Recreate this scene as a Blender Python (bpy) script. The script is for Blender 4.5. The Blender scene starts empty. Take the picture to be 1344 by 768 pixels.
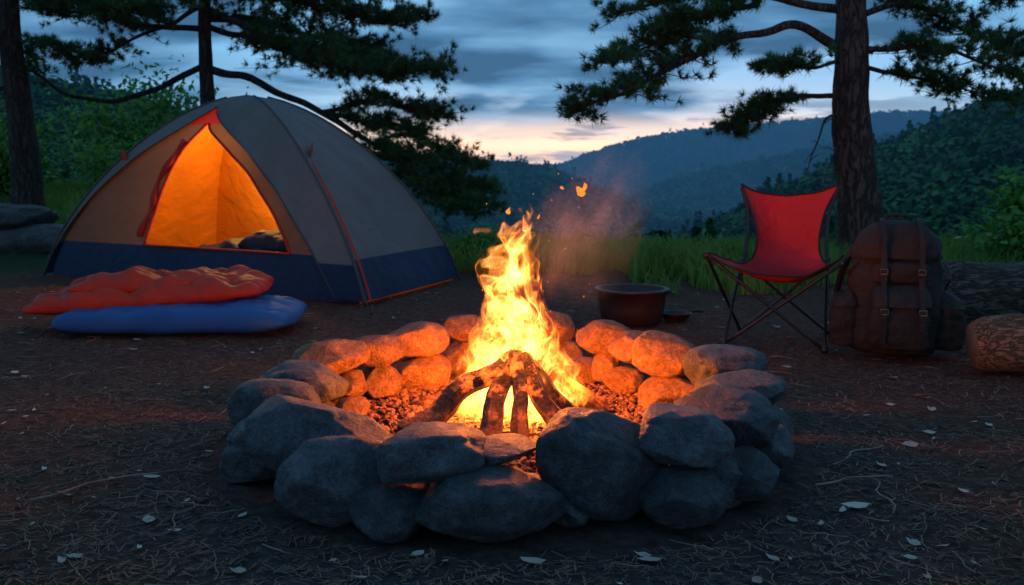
import bpy, bmesh, math, random
import numpy as np
from mathutils import Vector, Matrix, noise, Euler

random.seed(7)
rng = np.random.default_rng(7)
scene = bpy.context.scene
COL = scene.collection

# ------------------------------------------------------------------ helpers
def link(o, parent=None):
    COL.objects.link(o)
    if parent is not None:
        o.parent = parent
    return o

def empty(name, loc=(0, 0, 0), rot=(0, 0, 0)):
    e = bpy.data.objects.new(name, None)
    e.location = loc
    e.rotation_euler = rot
    e.empty_display_size = 0.1
    return link(e)

def mesh_obj(name, V, F, mats, parent=None, smooth=True, midx=None):
    me = bpy.data.meshes.new(name)
    me.from_pydata([tuple(v) for v in V], [], [tuple(f) for f in F])
    if not isinstance(mats, (list, tuple)):
        mats = [mats]
    for m in mats:
        me.materials.append(m)
    if midx is not None:
        me.polygons.foreach_set('material_index', list(midx))
    me.polygons.foreach_set('use_smooth', [smooth] * len(me.polygons))
    me.update()
    return link(bpy.data.objects.new(name, me), parent)

def fast_mesh(name, V, F, mats, parent=None, smooth=False, midx=None):
    V = np.ascontiguousarray(V, dtype=np.float32)
    F = np.ascontiguousarray(F, dtype=np.int32)
    m, k = F.shape
    me = bpy.data.meshes.new(name)
    me.vertices.add(len(V)); me.vertices.foreach_set('co', V.ravel())
    me.loops.add(m * k); me.loops.foreach_set('vertex_index', F.ravel())
    me.polygons.add(m); me.polygons.foreach_set('loop_start', np.arange(0, m * k, k, dtype=np.int32))
    if not isinstance(mats, (list, tuple)):
        mats = [mats]
    for mm in mats:
        me.materials.append(mm)
    if midx is not None:
        me.polygons.foreach_set('material_index', np.asarray(midx, dtype=np.int32))
    me.polygons.foreach_set('use_smooth', np.full(m, smooth))
    me.update(calc_edges=True)
    me.validate()
    return link(bpy.data.objects.new(name, me), parent)

class MB:
    def __init__(s):
        s.V = []; s.F = []; s.M = []
    def add(s, V, F, m=0):
        o = len(s.V)
        s.V += [tuple(v) for v in V]
        for f in F:
            s.F.append(tuple(i + o for i in f)); s.M.append(m)
    def obj(s, name, mats, parent=None, smooth=True):
        return mesh_obj(name, s.V, s.F, mats, parent, smooth, s.M)

def catmull(pts, n=6):
    P = [Vector(p) for p in pts]
    if len(P) < 3:
        return [P[0].lerp(P[-1], i / n) for i in range(n + 1)]
    Q = [P[0] * 2 - P[1]] + P + [P[-1] * 2 - P[-2]]
    out = []
    for i in range(1, len(Q) - 2):
        a, b, c, d = Q[i - 1], Q[i], Q[i + 1], Q[i + 2]
        for j in range(n):
            t = j / n
            out.append(0.5 * ((2 * b) + (c - a) * t + (2 * a - 5 * b + 4 * c - d) * t * t + (3 * b - a - 3 * c + d) * t ** 3))
    out.append(P[-1])
    return out

def tube(path, radii, seg=8, rough=0.0, rs=4.0, cap=True):
    P = [Vector(p) for p in path]
    n = len(P)
    if not hasattr(radii, '__len__'):
        radii = [radii] * n
    elif len(radii) == 2 and n != 2:
        radii = [radii[0] + (radii[1] - radii[0]) * i / (n - 1) for i in range(n)]
    V = []; F = []
    up = None
    for i in range(n):
        d = (P[min(i + 1, n - 1)] - P[max(i - 1, 0)]).normalized()
        if up is None:
            up = d.orthogonal().normalized()
        up = (up - d * up.dot(d))
        if up.length < 1e-6:
            up = d.orthogonal()
        up.normalize()
        s = d.cross(up)
        for k in range(seg):
            a = 2 * math.pi * k / seg
            r = radii[i]
            q = up * math.cos(a) + s * math.sin(a)
            if rough:
                r *= 1 + rough * noise.noise((P[i] * rs + q * 1.3))
            V.append(P[i] + q * r)
    for i in range(n - 1):
        for k in range(seg):
            a = i * seg + k; b = i * seg + (k + 1) % seg
            F.append((a, b, b + seg, a + seg))
    if cap:
        F.append(tuple(range(seg - 1, -1, -1)))
        F.append(tuple(range((n - 1) * seg, n * seg)))
    return V, F

# ------------------------------------------------------------------ materials
def newmat(name):
    m = bpy.data.materials.new(name)
    m.use_nodes = True
    nt = m.node_tree
    b = nt.nodes['Principled BSDF']
    return m, nt, b

def ramp(nt, stops, fac=None, interp='LINEAR'):
    r = nt.nodes.new('ShaderNodeValToRGB')
    cr = r.color_ramp
    cr.interpolation = interp
    while len(cr.elements) > 1:
        cr.elements.remove(cr.elements[-1])
    for i, (p, c) in enumerate(stops):
        e = cr.elements[0] if i == 0 else cr.elements.new(p)
        e.position = p
        if not hasattr(c, '__len__'):
            c = (c, c, c)
        e.color = (c[0], c[1], c[2], 1)
    if fac is not None:
        nt.links.new(fac, r.inputs[0])
    return r.outputs[0]

def noise_tex(nt, vec, scale, detail=4, rough=0.55, dist=0.0):
    n = nt.nodes.new('ShaderNodeTexNoise')
    n.inputs['Scale'].default_value = scale
    n.inputs['Detail'].default_value = detail
    n.inputs['Roughness'].default_value = rough
    n.inputs['Distortion'].default_value = dist
    if vec is not None:
        nt.links.new(vec, n.inputs['Vector'])
    return n.outputs['Fac'], n.outputs['Color']

def math_n(nt, op, a, b=None, clamp=False):
    n = nt.nodes.new('ShaderNodeMath'); n.operation = op; n.use_clamp = clamp
    for i, v in enumerate((a, b)):
        if v is None: continue
        if isinstance(v, (int, float)):
            n.inputs[i].default_value = v
        else:
            nt.links.new(v, n.inputs[i])
    return n.outputs[0]

def vmath(nt, op, a, b=None):
    n = nt.nodes.new('ShaderNodeVectorMath'); n.operation = op
    for i, v in enumerate((a, b)):
        if v is None: continue
        if isinstance(v, (tuple, list)):
            n.inputs[i].default_value = v
        else:
            nt.links.new(v, n.inputs[i])
    return n.outputs[0] if op not in ('LENGTH', 'DOT_PRODUCT') else n.outputs['Value']

def mixc(nt, fac, a, b, bt='MIX'):
    n = nt.nodes.new('ShaderNodeMix'); n.data_type = 'RGBA'; n.blend_type = bt
    n.clamp_factor = True
    for idx, v in ((0, fac), (6, a), (7, b)):
        if isinstance(v, (int, float)):
            n.inputs[idx].default_value = v
        elif isinstance(v, (tuple, list)):
            n.inputs[idx].default_value = (v[0], v[1], v[2], 1)
        else:
            nt.links.new(v, n.inputs[idx])
    return n.outputs[2]

def coord(nt, which='Object'):
    return nt.nodes.new('ShaderNodeTexCoord').outputs[which]

def bump(nt, b, h, strength=0.5, dist=0.02):
    n = nt.nodes.new('ShaderNodeBump')
    n.inputs['Strength'].default_value = strength
    n.inputs['Distance'].default_value = dist
    nt.links.new(h, n.inputs['Height'])
    nt.links.new(n.outputs[0], b.inputs['Normal'])

def simple(name, c1, c2=None, scale=8, rough=0.7, bs=0.0, bscale=40, bd=0.01, metal=0.0, transl=0.0):
    m, nt, b = newmat(name)
    v = coord(nt)
    if c2 is None:
        c2 = tuple(x * 0.75 for x in c1)
    f, _ = noise_tex(nt, v, scale, 4, 0.6)
    c = ramp(nt, [(0.3, c2), (0.7, c1)], f)
    nt.links.new(c, b.inputs['Base Color'])
    b.inputs['Roughness'].default_value = rough
    b.inputs['Metallic'].default_value = metal
    if bs:
        h, _ = noise_tex(nt, v, bscale, 5, 0.6)
        bump(nt, b, h, bs, bd)
    if transl:
        tr = nt.nodes.new('ShaderNodeBsdfTranslucent')
        nt.links.new(c, tr.inputs[0])
        mx = nt.nodes.new('ShaderNodeMixShader'); mx.inputs[0].default_value = transl
        nt.links.new(b.outputs[0], mx.inputs[1]); nt.links.new(tr.outputs[0], mx.inputs[2])
        nt.links.new(mx.outputs[0], nt.nodes['Material Output'].inputs[0])
    return m

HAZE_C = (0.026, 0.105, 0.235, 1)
def add_haze(nt, b, g):  # paints aerial haze: blue emission mixed in more with distance from the camp
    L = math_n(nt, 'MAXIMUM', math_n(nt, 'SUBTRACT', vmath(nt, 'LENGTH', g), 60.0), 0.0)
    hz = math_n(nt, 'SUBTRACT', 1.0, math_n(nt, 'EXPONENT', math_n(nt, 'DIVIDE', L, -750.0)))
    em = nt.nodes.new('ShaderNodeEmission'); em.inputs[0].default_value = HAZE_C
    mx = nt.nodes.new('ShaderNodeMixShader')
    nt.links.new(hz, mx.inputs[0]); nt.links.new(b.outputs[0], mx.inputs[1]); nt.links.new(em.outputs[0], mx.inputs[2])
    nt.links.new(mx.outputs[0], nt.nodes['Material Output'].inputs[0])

def make_ground_mat():
    m, nt, b = newmat('soil')
    g = nt.nodes.new('ShaderNodeNewGeometry').outputs['Position']
    f1, _ = noise_tex(nt, g, 0.9, 4, 0.6)
    f2, _ = noise_tex(nt, g, 22, 7, 0.7)
    f3, _ = noise_tex(nt, g, 140, 2, 0.6)
    base = ramp(nt, [(0.34, (0.045, 0.018, 0.011)), (0.5, (0.14, 0.053, 0.030)), (0.66, (0.27, 0.11, 0.062))], f2)
    base = mixc(nt, math_n(nt, 'MULTIPLY', f1, 0.6), base, (0.095, 0.040, 0.026))
    speck = ramp(nt, [(0.62, 0), (0.70, 1)], f3)
    base = mixc(nt, math_n(nt, 'MULTIPLY', speck, 0.4), base, (0.32, 0.18, 0.12))
    d = vmath(nt, 'LENGTH', vmath(nt, 'MULTIPLY', vmath(nt, 'SUBTRACT', g, (0, 3.0, 0)), (1, 1, 0)))
    dd = math_n(nt, 'ADD', d, math_n(nt, 'MULTIPLY', math_n(nt, 'SUBTRACT', f1, 0.5), 1.0))
    soot = ramp(nt, [(0.0, 1), (0.38, 0.95), (0.50, 0.0)], math_n(nt, 'DIVIDE', dd, 3.0))
    grey = ramp(nt, [(0.34, (0.022, 0.018, 0.017)), (0.66, (0.11, 0.085, 0.075))], f2)
    base = mixc(nt, math_n(nt, 'MULTIPLY', soot, 0.8), base, grey)
    sx = nt.nodes.new('ShaderNodeSeparateXYZ'); nt.links.new(g, sx.inputs[0])
    yy = math_n(nt, 'ADD', sx.outputs[1], math_n(nt, 'MULTIPLY', math_n(nt, 'SUBTRACT', f1, 0.5), 3.0))
    far = ramp(nt, [(0.0, 0), (0.38, 0), (0.46, 1)], math_n(nt, 'DIVIDE', yy, 20.0))
    gr = ramp(nt, [(0.3, (0.012, 0.030, 0.015)), (0.7, (0.035, 0.075, 0.025))], f2)
    base = mixc(nt, far, base, gr)
    nt.links.new(base, b.inputs['Base Color'])
    b.inputs['Roughness'].default_value = 0.95
    b.inputs['Specular IOR Level'].default_value = 0.2
    h = math_n(nt, 'ADD', math_n(nt, 'MULTIPLY', f2, 1.0), math_n(nt, 'MULTIPLY', f3, 0.35))
    bump(nt, b, h, 1.0, 0.05)
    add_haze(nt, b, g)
    return m

def make_forest_mat():
    m, nt, b = newmat('forest_foliage')
    g = nt.nodes.new('ShaderNodeNewGeometry').outputs['Position']
    f1, _ = noise_tex(nt, g, 0.05, 2, 0.6)
    f2, _ = noise_tex(nt, g, 0.5, 2, 0.7)
    s = math_n(nt, 'ADD', math_n(nt, 'MULTIPLY', f1, 0.5), math_n(nt, 'MULTIPLY', f2, 0.5))
    c = ramp(nt, [(0.38, (0.006, 0.030, 0.016)), (0.52, (0.022, 0.090, 0.030)), (0.64, (0.075, 0.21, 0.05))], s)
    nt.links.new(c, b.inputs['Base Color'])
    b.inputs['Roughness'].default_value = 0.85
    b.inputs['Specular IOR Level'].default_value = 0.2
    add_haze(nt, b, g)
    return m

def make_rock_mat(name, tint, rough=.55):
    m, nt, b = newmat(name)
    v = coord(nt)
    oi = nt.nodes.new('ShaderNodeObjectInfo')
    f1, _ = noise_tex(nt, v, 6, 5, 0.65, 0.6)
    f2, _ = noise_tex(nt, v, 42, 7, 0.78)
    f3, _ = noise_tex(nt, v, 190, 2, 0.6)
    c = ramp(nt, [(0.36, tuple(x * 0.25 for x in tint)), (0.5, tint), (0.64, tuple(min(1, x * 2.3) for x in tint))],
             math_n(nt, 'ADD', math_n(nt, 'MULTIPLY', f1, 0.45), math_n(nt, 'MULTIPLY', f2, 0.55)))
    sp = ramp(nt, [(0.60, 0), (0.68, 1)], f3)
    c = mixc(nt, math_n(nt, 'MULTIPLY', sp, 0.40), c, tuple(min(1, x * 3.0) for x in tint))
    dk = ramp(nt, [(0.34, 1), (0.42, 0)], f3)
    c = mixc(nt, math_n(nt, 'MULTIPLY', dk, 0.6), c, (0.015, 0.015, 0.017))
    hs = nt.nodes.new('ShaderNodeHueSaturation')
    nt.links.new(c, hs.inputs['Color'])
    nt.links.new(math_n(nt, 'ADD', math_n(nt, 'MULTIPLY', oi.outputs['Random'], 0.6), 0.68), hs.inputs['Value'])
    nt.links.new(hs.outputs[0], b.inputs['Base Color'])
    b.inputs['Roughness'].default_value = rough
    h = math_n(nt, 'ADD', math_n(nt, 'MULTIPLY', f2, 1.0), math_n(nt, 'ADD', math_n(nt, 'MULTIPLY', f3, 0.3), math_n(nt, 'MULTIPLY', f1, 1.3)))
    bump(nt, b, h, 1.0, 0.036)
    return m

def make_bark(name, c1, c2, sc=(6, 6, 1.2), bd=0.03, vs=2.6):
    m, nt, b = newmat(name)
    v = coord(nt)
    mp = nt.nodes.new('ShaderNodeMapping'); mp.inputs['Scale'].default_value = sc
    nt.links.new(v, mp.inputs[0])
    vo = nt.nodes.new('ShaderNodeTexVoronoi'); vo.feature = 'DISTANCE_TO_EDGE'
    vo.inputs['Scale'].default_value = vs
    wv = vmath(nt, 'ADD', mp.outputs[0], noise_tex(nt, mp.outputs[0], 3, 3)[1])
    nt.links.new(wv, vo.inputs['Vector'])
    e = ramp(nt, [(0.0, 0), (0.18, 1)], vo.outputs['Distance'])
    f, _ = noise_tex(nt, v, 30, 6, 0.7)
    c = ramp(nt, [(0.3, c2), (0.7, c1)], f)
    c = mixc(nt, e, tuple(x * 0.3 for x in c2), c)
    nt.links.new(c, b.inputs['Base Color'])
    b.inputs['Roughness'].default_value = 0.9
    h = math_n(nt, 'ADD', e, math_n(nt, 'MULTIPLY', f, 0.6))
    bump(nt, b, h, 0.9, bd)
    return m

M_ground = make_ground_mat()
M_forest = make_forest_mat()
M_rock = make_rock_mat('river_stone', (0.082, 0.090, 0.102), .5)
M_rock_firelit = make_rock_mat('firelit_stone', (0.24, 0.115, 0.050), .65)  # firelight painted in: same stone with its colour pushed orange for the back
M_bark = make_bark('pine_bark', (0.13, 0.09, 0.07), (0.06, 0.042, 0.035))
M_barkd = make_bark('dark_bark', (0.07, 0.05, 0.04), (0.03, 0.022, 0.018))
M_logb = make_bark('log_bark', (0.20, 0.12, 0.08), (0.08, 0.05, 0.035), sc=(1.6, 9, 9), bd=.02)
M_logb2 = make_bark('stripped_log', (0.36, 0.16, 0.07), (0.18, 0.08, 0.04), sc=(1.0, 18, 18), bd=.006)
M_needle = simple('pine_needles', (0.065, 0.175, 0.050), (0.014, 0.050, 0.024), 2.5, 0.7, transl=0.3)
M_leaf = simple('bush_leaves', (0.16, 0.40, 0.04), (0.03, 0.12, 0.02), 5.0, 0.6, transl=0.3)
M_grass = simple('grass_blades', (0.24, 0.38, 0.055), (0.07, 0.15, 0.025), 1.2, 0.7, transl=0.3)
M_wood_end = simple('cut_wood', (0.20, 0.12, 0.07), (0.10, 0.06, 0.04), 20, 0.8, 0.3)

# ------------------------------------------------------------------ terrain
def sstep(a, b, x):
    t = max(0.0, min(1.0, (x - a) / (b - a)))
    return t * t * (3 - 2 * t)

def tab(*pairs):
    return ([p[0] for p in pairs], [p[1] for p in pairs])
# (depth, half width, tree height allowance, crest elevation slope against bearing)
RIDGES = [
    (125.0, 55.0, 3.2, tab((0.09, -0.12), (0.15, -0.085), (0.23, -0.035), (0.31, 0.000), (0.39, 0.036), (0.47, 0.070), (0.55, 0.095), (0.8, 0.14))),
    (120.0, 60.0, 3.2, tab((-0.9, 0.15), (-0.55, 0.115), (-0.47, 0.100), (-0.39, 0.082), (-0.30, 0.055), (-0.2, 0.01), (-0.1, -0.04), (-0.03, -0.08), (0.03, -0.12))),
    (300.0, 100.0, 7.5, tab((-0.5, 0.04), (-0.1, 0.034), (-0.05, 0.031), (0.01, 0.026), (0.055, 0.015), (0.10, -0.004), (0.16, -0.024), (0.25, -0.045), (0.35, -0.06))),
    (480.0, 120.0, 6.0, tab((0.06, -0.045), (0.12, -0.022), (0.17, 0.0), (0.24, 0.016), (0.31, 0.031), (0.38, 0.042), (0.46, 0.055), (0.7, 0.06))),
    (850.0, 220.0, 6.0, tab((-0.5, 0.010), (-0.05, 0.010), (0.05, 0.014), (0.08, 0.025), (0.12, 0.037), (0.17, 0.047), (0.23, 0.054), (0.31, 0.060), (0.41, 0.067), (0.55, 0.07), (0.9, 0.06))),
]
VAL = ([0, 1, 5, 20, 50, 140, 400, 2000], [0, -0.08, -0.9, -3.8, -8.5, -17, -30, -34])

def terrain(x, y):
    z = 0.0
    if y > 2000: y = 2000
    r = math.hypot(x, y)
    lx = sstep(-2.2, -5.5, x) if x < -2.2 else 0.0
    edge = 9.6 + 5.0 * lx + 0.6 * noise.noise((x * 0.3, 1.7, 0))
    if y > edge:
        d = y - edge
        z = float(np.interp(d, VAL[0], VAL[1]))
        base = z
        if y > 25:
            s = x / y
            for (Y, W, th, (a, e)) in RIDGES:
                if y > Y - 2.6 * W:
                    c = 0.88 + Y * float(np.interp(s, a, e)) - th
                    c += 0.010 * Y * noise.noise((s * 9 + Y, Y * 0.1, 0.3)) * (0.5 if Y < 200 else 0.35)
                    g = math.exp(-((y - Y) / W) ** 2)
                    z = max(z, base + (c - base) * g)
    z += 0.55 * lx * sstep(8.5, 13, y) * (1 - sstep(18, 40, y))
    if r < 40:
        k = 1 - sstep(20, 40, r)
        z += k * (0.022 * noise.noise((x * 0.9, y * 0.9, 0)) + 0.010 * noise.noise((x * 4, y * 4, 3.0)) + 0.006 * noise.noise((x * 13, y * 13, 5.0)))
        z -= k * 0.01
    return z

def build_ground():
    ang = np.concatenate([np.linspace(-180, -42, 70, endpoint=False), np.linspace(-42, 42, 620, endpoint=False), np.linspace(42, 180, 70, endpoint=False)])
    ang = np.radians(ang)
    rr = [0.25]
    while rr[-1] < 1900:
        r = rr[-1]
        rr.append(r * (1.014 if r < 8 else 1.03 if r < 60 else 1.022))
    na, nr = len(ang), len(rr)
    V = np.zeros((na * nr + 1, 3))
    i = 0
    for r in rr:
        for a in ang:
            x = r * math.sin(a); y = r * math.cos(a)
            V[i] = (x, y, terrain(x, y)); i += 1
    V[-1] = (0, 0, terrain(0, 0))
    I = np.arange(nr - 1)[:, None] * na; J = np.arange(na)[None, :]; J2 = (J + 1) % na
    F = np.stack([I + J, I + na + J, I + na + J2, I + J2], -1).reshape(-1, 4)
    return fast_mesh('ground', V, F[:, ::-1], M_ground, smooth=True)
build_ground()

# ------------------------------------------------------------------ distant forest (one merged object)
def crown_quads(cx, cy, cz, w, h, n, q, conifer):
    v = rng.normal(size=(n, 3)); v /= np.linalg.norm(v, axis=1)[:, None]
    v[:, 2] = np.where(v[:, 2] < -0.3, -v[:, 2], v[:, 2])
    rad = rng.uniform(0.6, 1.0, n) ** 0.5
    if conifer:
        t = rng.uniform(0, 1, n) ** 1.3
        a = rng.uniform(0, 2 * np.pi, n)
        rr_ = (1 - t) * w * 0.42 * rng.uniform(0.5, 1.1, n)
        P = np.stack([cx + np.cos(a) * rr_, cy + np.sin(a) * rr_, cz + t * h], 1)
    else:
        lump = 1 + 0.22 * np.sin(v[:, 0] * 5 + cx) * np.cos(v[:, 1] * 4 + cy)
        P = np.stack([cx + v[:, 0] * w * 0.5 * rad * lump, cy + v[:, 1] * w * 0.5 * rad * lump, cz + h * 0.45 + v[:, 2] * h * 0.5 * rad * lump], 1)
    nrm = v * 1.2 + rng.normal(size=(n, 3)) * 0.45 + np.array([0, 0, 0.4]); nrm /= np.linalg.norm(nrm, axis=1)[:, None]
    t1 = np.cross(nrm, rng.normal(size=(n, 3))); t1 /= np.linalg.norm(t1, axis=1)[:, None]
    t2 = np.cross(nrm, t1)
    s1 = (q * rng.uniform(0.5, 1.2, n))[:, None]; s2 = (q * rng.uniform(0.5, 1.2, n))[:, None]
    Q = np.stack([P - t1 * s1, P - t2 * s2, P + t1 * s1, P + t2 * s2], 1)
    return Q.reshape(-1, 3)

def build_forest():
    parts = []
    def scatter(n, y0, y1, smax, w0, w1, nq, q, pc=.12):
        k = 0
        while k < n:
            y = math.sqrt(rng.uniform(y0 * y0, y1 * y1)); s = rng.uniform(-smax, smax)
            x = s * y
            z = terrain(x, y)
            w = rng.uniform(w0, w1)
            con = rng.uniform() < pc
            h = w * (1.45 if con else 0.95)
            k += 1
            if y > 50 and (z + h - 0.88) / y < -0.13:
                continue
            parts.append(crown_quads(x, y, z - 0.2, w, h, nq, q, con))
    scatter(420, 19, 45, 0.9, 1.2, 2.2, 260, 0.14)
    scatter(1700, 45, 80, 0.75, 1.6, 2.8, 100, 0.24)
    scatter(11000, 75, 175, 0.70, 1.8, 3.6, 40, 0.40)
    scatter(11000, 180, 340, 0.60, 2.6, 4.8, 18, 0.8)
    scatter(9500, 340, 900, 0.6, 4, 6.5, 10, 1.6, 0.04)
    V = np.concatenate(parts)
    F = np.arange(len(V)).reshape(-1, 4)
    fast_mesh('distant_forest', V, F, M_forest)
build_forest()

# ------------------------------------------------------------------ pine trees
def tri_needles(C, D, n, L, W):
    C = np.asarray(C); D = np.asarray(D)
    C = np.repeat(C, n, 0); D = np.repeat(D, n, 0)
    m = len(C)
    d = D * 0.6 + rng.normal(size=(m, 3)) * 0.5 + np.array([0, 0, 0.15])
    d /= np.linalg.norm(d, axis=1)[:, None]
    s = np.cross(d, rng.normal(size=(m, 3))); s /= np.linalg.norm(s, axis=1)[:, None]
    Lr = (L * rng.uniform(0.6, 1.15, m))[:, None]
    V = np.stack([C - s * W / 2, C + s * W / 2, C + d * Lr], 1).reshape(-1, 3)
    return V

def pine(name, trunk, tr, branches, bark, dens=1.0, clr=0.27, crown=None, needleL=0.095):
    root = empty(name, (0, 0, 0))
    mb = MB()
    tp = catmull(trunk, 10)
    n = len(tp)
    rad = [tr * (1.0 - 0.75 * (i / (n - 1))) * (1 + 0.5 * math.exp(-i / 2.0)) for i in range(n)]
    mb.add(*tube(tp, rad, 20, 0.10, 5.0))
    C = []; D = []
    def foliage(path, start, dens_, cr):
        L = len(path)
        for i in range(int(L * start), L):
            p = path[i]; d = (path[min(i + 1, L - 1)] - path[max(i - 1, 0)]).normalized()
            f = i / (L - 1)
            cnt = 3.6 * dens_
            cnt = int(cnt) + (1 if random.random() < cnt % 1 else 0)
            for _ in range(cnt):
                off = Vector((random.gauss(0, 1) * cr * 0.8, random.gauss(0, 1) * cr, random.gauss(0.12, 0.8) * cr * 0.40))
                e = p + off * (0.55 + 0.6 * math.sin(math.pi * min(1, max(0, (f - start) / (1.001 - start) * 0.8 + 0.1))))
                midp = p.lerp(e, 0.5) + Vector((0, 0, -0.02))
                mb.add(*tube([p, midp, e], [0.007, 0.002], 3, cap=False))
                td = (e - p)
                td = (td.normalized() if td.length > 1e-4 else d)
                k = random.randint(4, 7)
                for j in range(k):
                    q = p.lerp(e, 0.35 + 0.7 * j / k) + Vector((random.gauss(0, .035), random.gauss(0, .035), random.gauss(0.01, .02)))
                    C.append(tuple(q)); D.append(tuple((td * 0.8 + d * 0.4 + Vector((0, 0, 0.25))).normalized()))
    for br in branches:
        pts, r0, start, dn = br[:4]
        cr = br[4] if len(br) > 4 else clr
        path = catmull(pts, 9)
        path = [p + Vector((noise.noise(p * 2.3), noise.noise(p * 2.3 + Vector((9, 0, 0))), noise.noise(p * 2.3 + Vector((0, 9, 0))))) * 0.06 * min(1, i / 5) for i, p in enumerate(path)]
        mb.add(*tube(path, [r0, r0 * 0.18], 7, 0.12, 8.0))
        if dn > 0:
            foliage(path, start, dens * dn, cr)
        else:
            for i in range(4, len(path), 3):
                e = path[i] + Vector((random.gauss(0, .12), random.gauss(0, .12), random.gauss(-.05, .1)))
                mb.add(*tube([path[i], path[i].lerp(e, .5) + Vector((0, 0, .02)), e], [0.006, 0.002], 3, cap=False))
    nfrac = len(C)
    if crown:
        z0, z1, cnt, Lb = crown
        for i in range(cnt):
            f = (i + 0.5) / cnt
            z = z0 + (z1 - z0) * f
            a = i * 2.4
            k = min(range(n), key=lambda j: abs(tp[j].z - z))
            b = tp[k]
            l = Lb * (1 - 0.6 * f) * random.uniform(0.8, 1.15)
            dr = Vector((math.cos(a), math.sin(a), 0))
            path = catmull([b, b + dr * l * 0.4 + Vector((0, 0, 0.1)), b + dr * l * 0.75 + Vector((0, 0, 0.05)), b + dr * l + Vector((0, 0, 0.15))], 7)
            mb.add(*tube(path, [0.05, 0.01], 5))
            foliage(path, 0.25, dens * 0.45, clr * 1.3)
    mb.obj('trunk_and_limbs', bark, root)
    V = tri_needles(C[:nfrac], D[:nfrac], 30, needleL, 0.0085)
    if len(C) > nfrac:
        V2 = tri_needles(C[nfrac:], D[nfrac:], 20, needleL * 1.3, 0.016)
        V = np.concatenate([V, V2])
    fast_mesh('needles', V, np.arange(len(V)).reshape(-1, 3), M_needle, root)
    return root

Y = 9.0
pine('pine_tree',
     [(3.42, Y, -0.15), (3.36, Y, 0.5), (3.24, Y, 1.3), (3.20, Y, 2.2), (3.16, Y, 3.2), (3.25, Y, 5.5), (3.2, Y, 8.5)], 0.235,
     [([(3.15, Y, 2.02), (2.65, 8.9, 2.26), (2.07, 8.8, 2.14), (1.5, 8.7, 1.86), (0.92, 8.6, 1.60), (0.50, 8.55, 1.42)], 0.05, 0.42, 0.85, 0.22),
      ([(2.07, 8.8, 2.14), (1.64, 8.95, 2.19), (1.28, 9.0, 2.08), (0.86, 9.0, 1.92)], 0.028, 0.3, 0.8, 0.20),
      ([(3.15, Y, 2.42), (2.36, 9.2, 2.56), (1.64, 9.3, 2.58), (1.05, 9.35, 2.46)], 0.045, 0.35, 0.8, 0.22),
      ([(2.36, 9.2, 2.5), (1.9, 9.0, 2.38), (1.5, 8.9, 2.32)], 0.03, 0.3, 0.8, 0.2),
      ([(3.15, Y, 1.95), (2.65, 8.7, 1.86), (2.29, 8.6, 1.84)], 0.022, 0.5, 0.9, 0.16),
      ([(3.17, Y, 1.62), (2.8, 9.2, 1.65), (2.43, 9.3, 1.52), (2.18, 9.35, 1.33)], 0.03, 0.42, 0.9, 0.2),
      ([(3.25, Y, 2.05), (3.73, 8.9, 2.10), (4.23, 8.8, 1.98), (4.9, 8.7, 1.68)], 0.032, 0.3, 0.8, 0.26),
      ([(3.25, Y, 1.9), (3.6, 8.9, 1.85), (4.1, 8.8, 1.7), (4.5, 8.7, 1.55)], 0.025, 0.35, 0.6, 0.22),
      ([(3.2, Y, 2.35), (3.8, 9.2, 2.47), (4.5, 9.3, 2.27), (5.1, 9.3, 2.05)], 0.035, 0.25, 1.0, 0.26),
      ([(3.2, Y, 2.5), (3.7, 9.3, 2.75), (4.4, 9.3, 2.7), (5.1, 9.3, 2.55)], 0.035, 0.25, 1.1, 0.28),
      ([(3.2, Y, 1.50), (2.93, 8.9, 1.36), (2.82, 8.85, 1.12), (2.78, 8.8, 0.86)], 0.016, 0.3, 0.0),
      ([(3.25, Y, 1.2), (3.0, 8.8, 1.1), (2.9, 8.7, 0.75)], 0.012, 0.3, 0.0),
      ], M_bark, 1.0, 0.24, crown=(3.3, 8.2, 14, 2.4))
Y = 11.5
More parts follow.
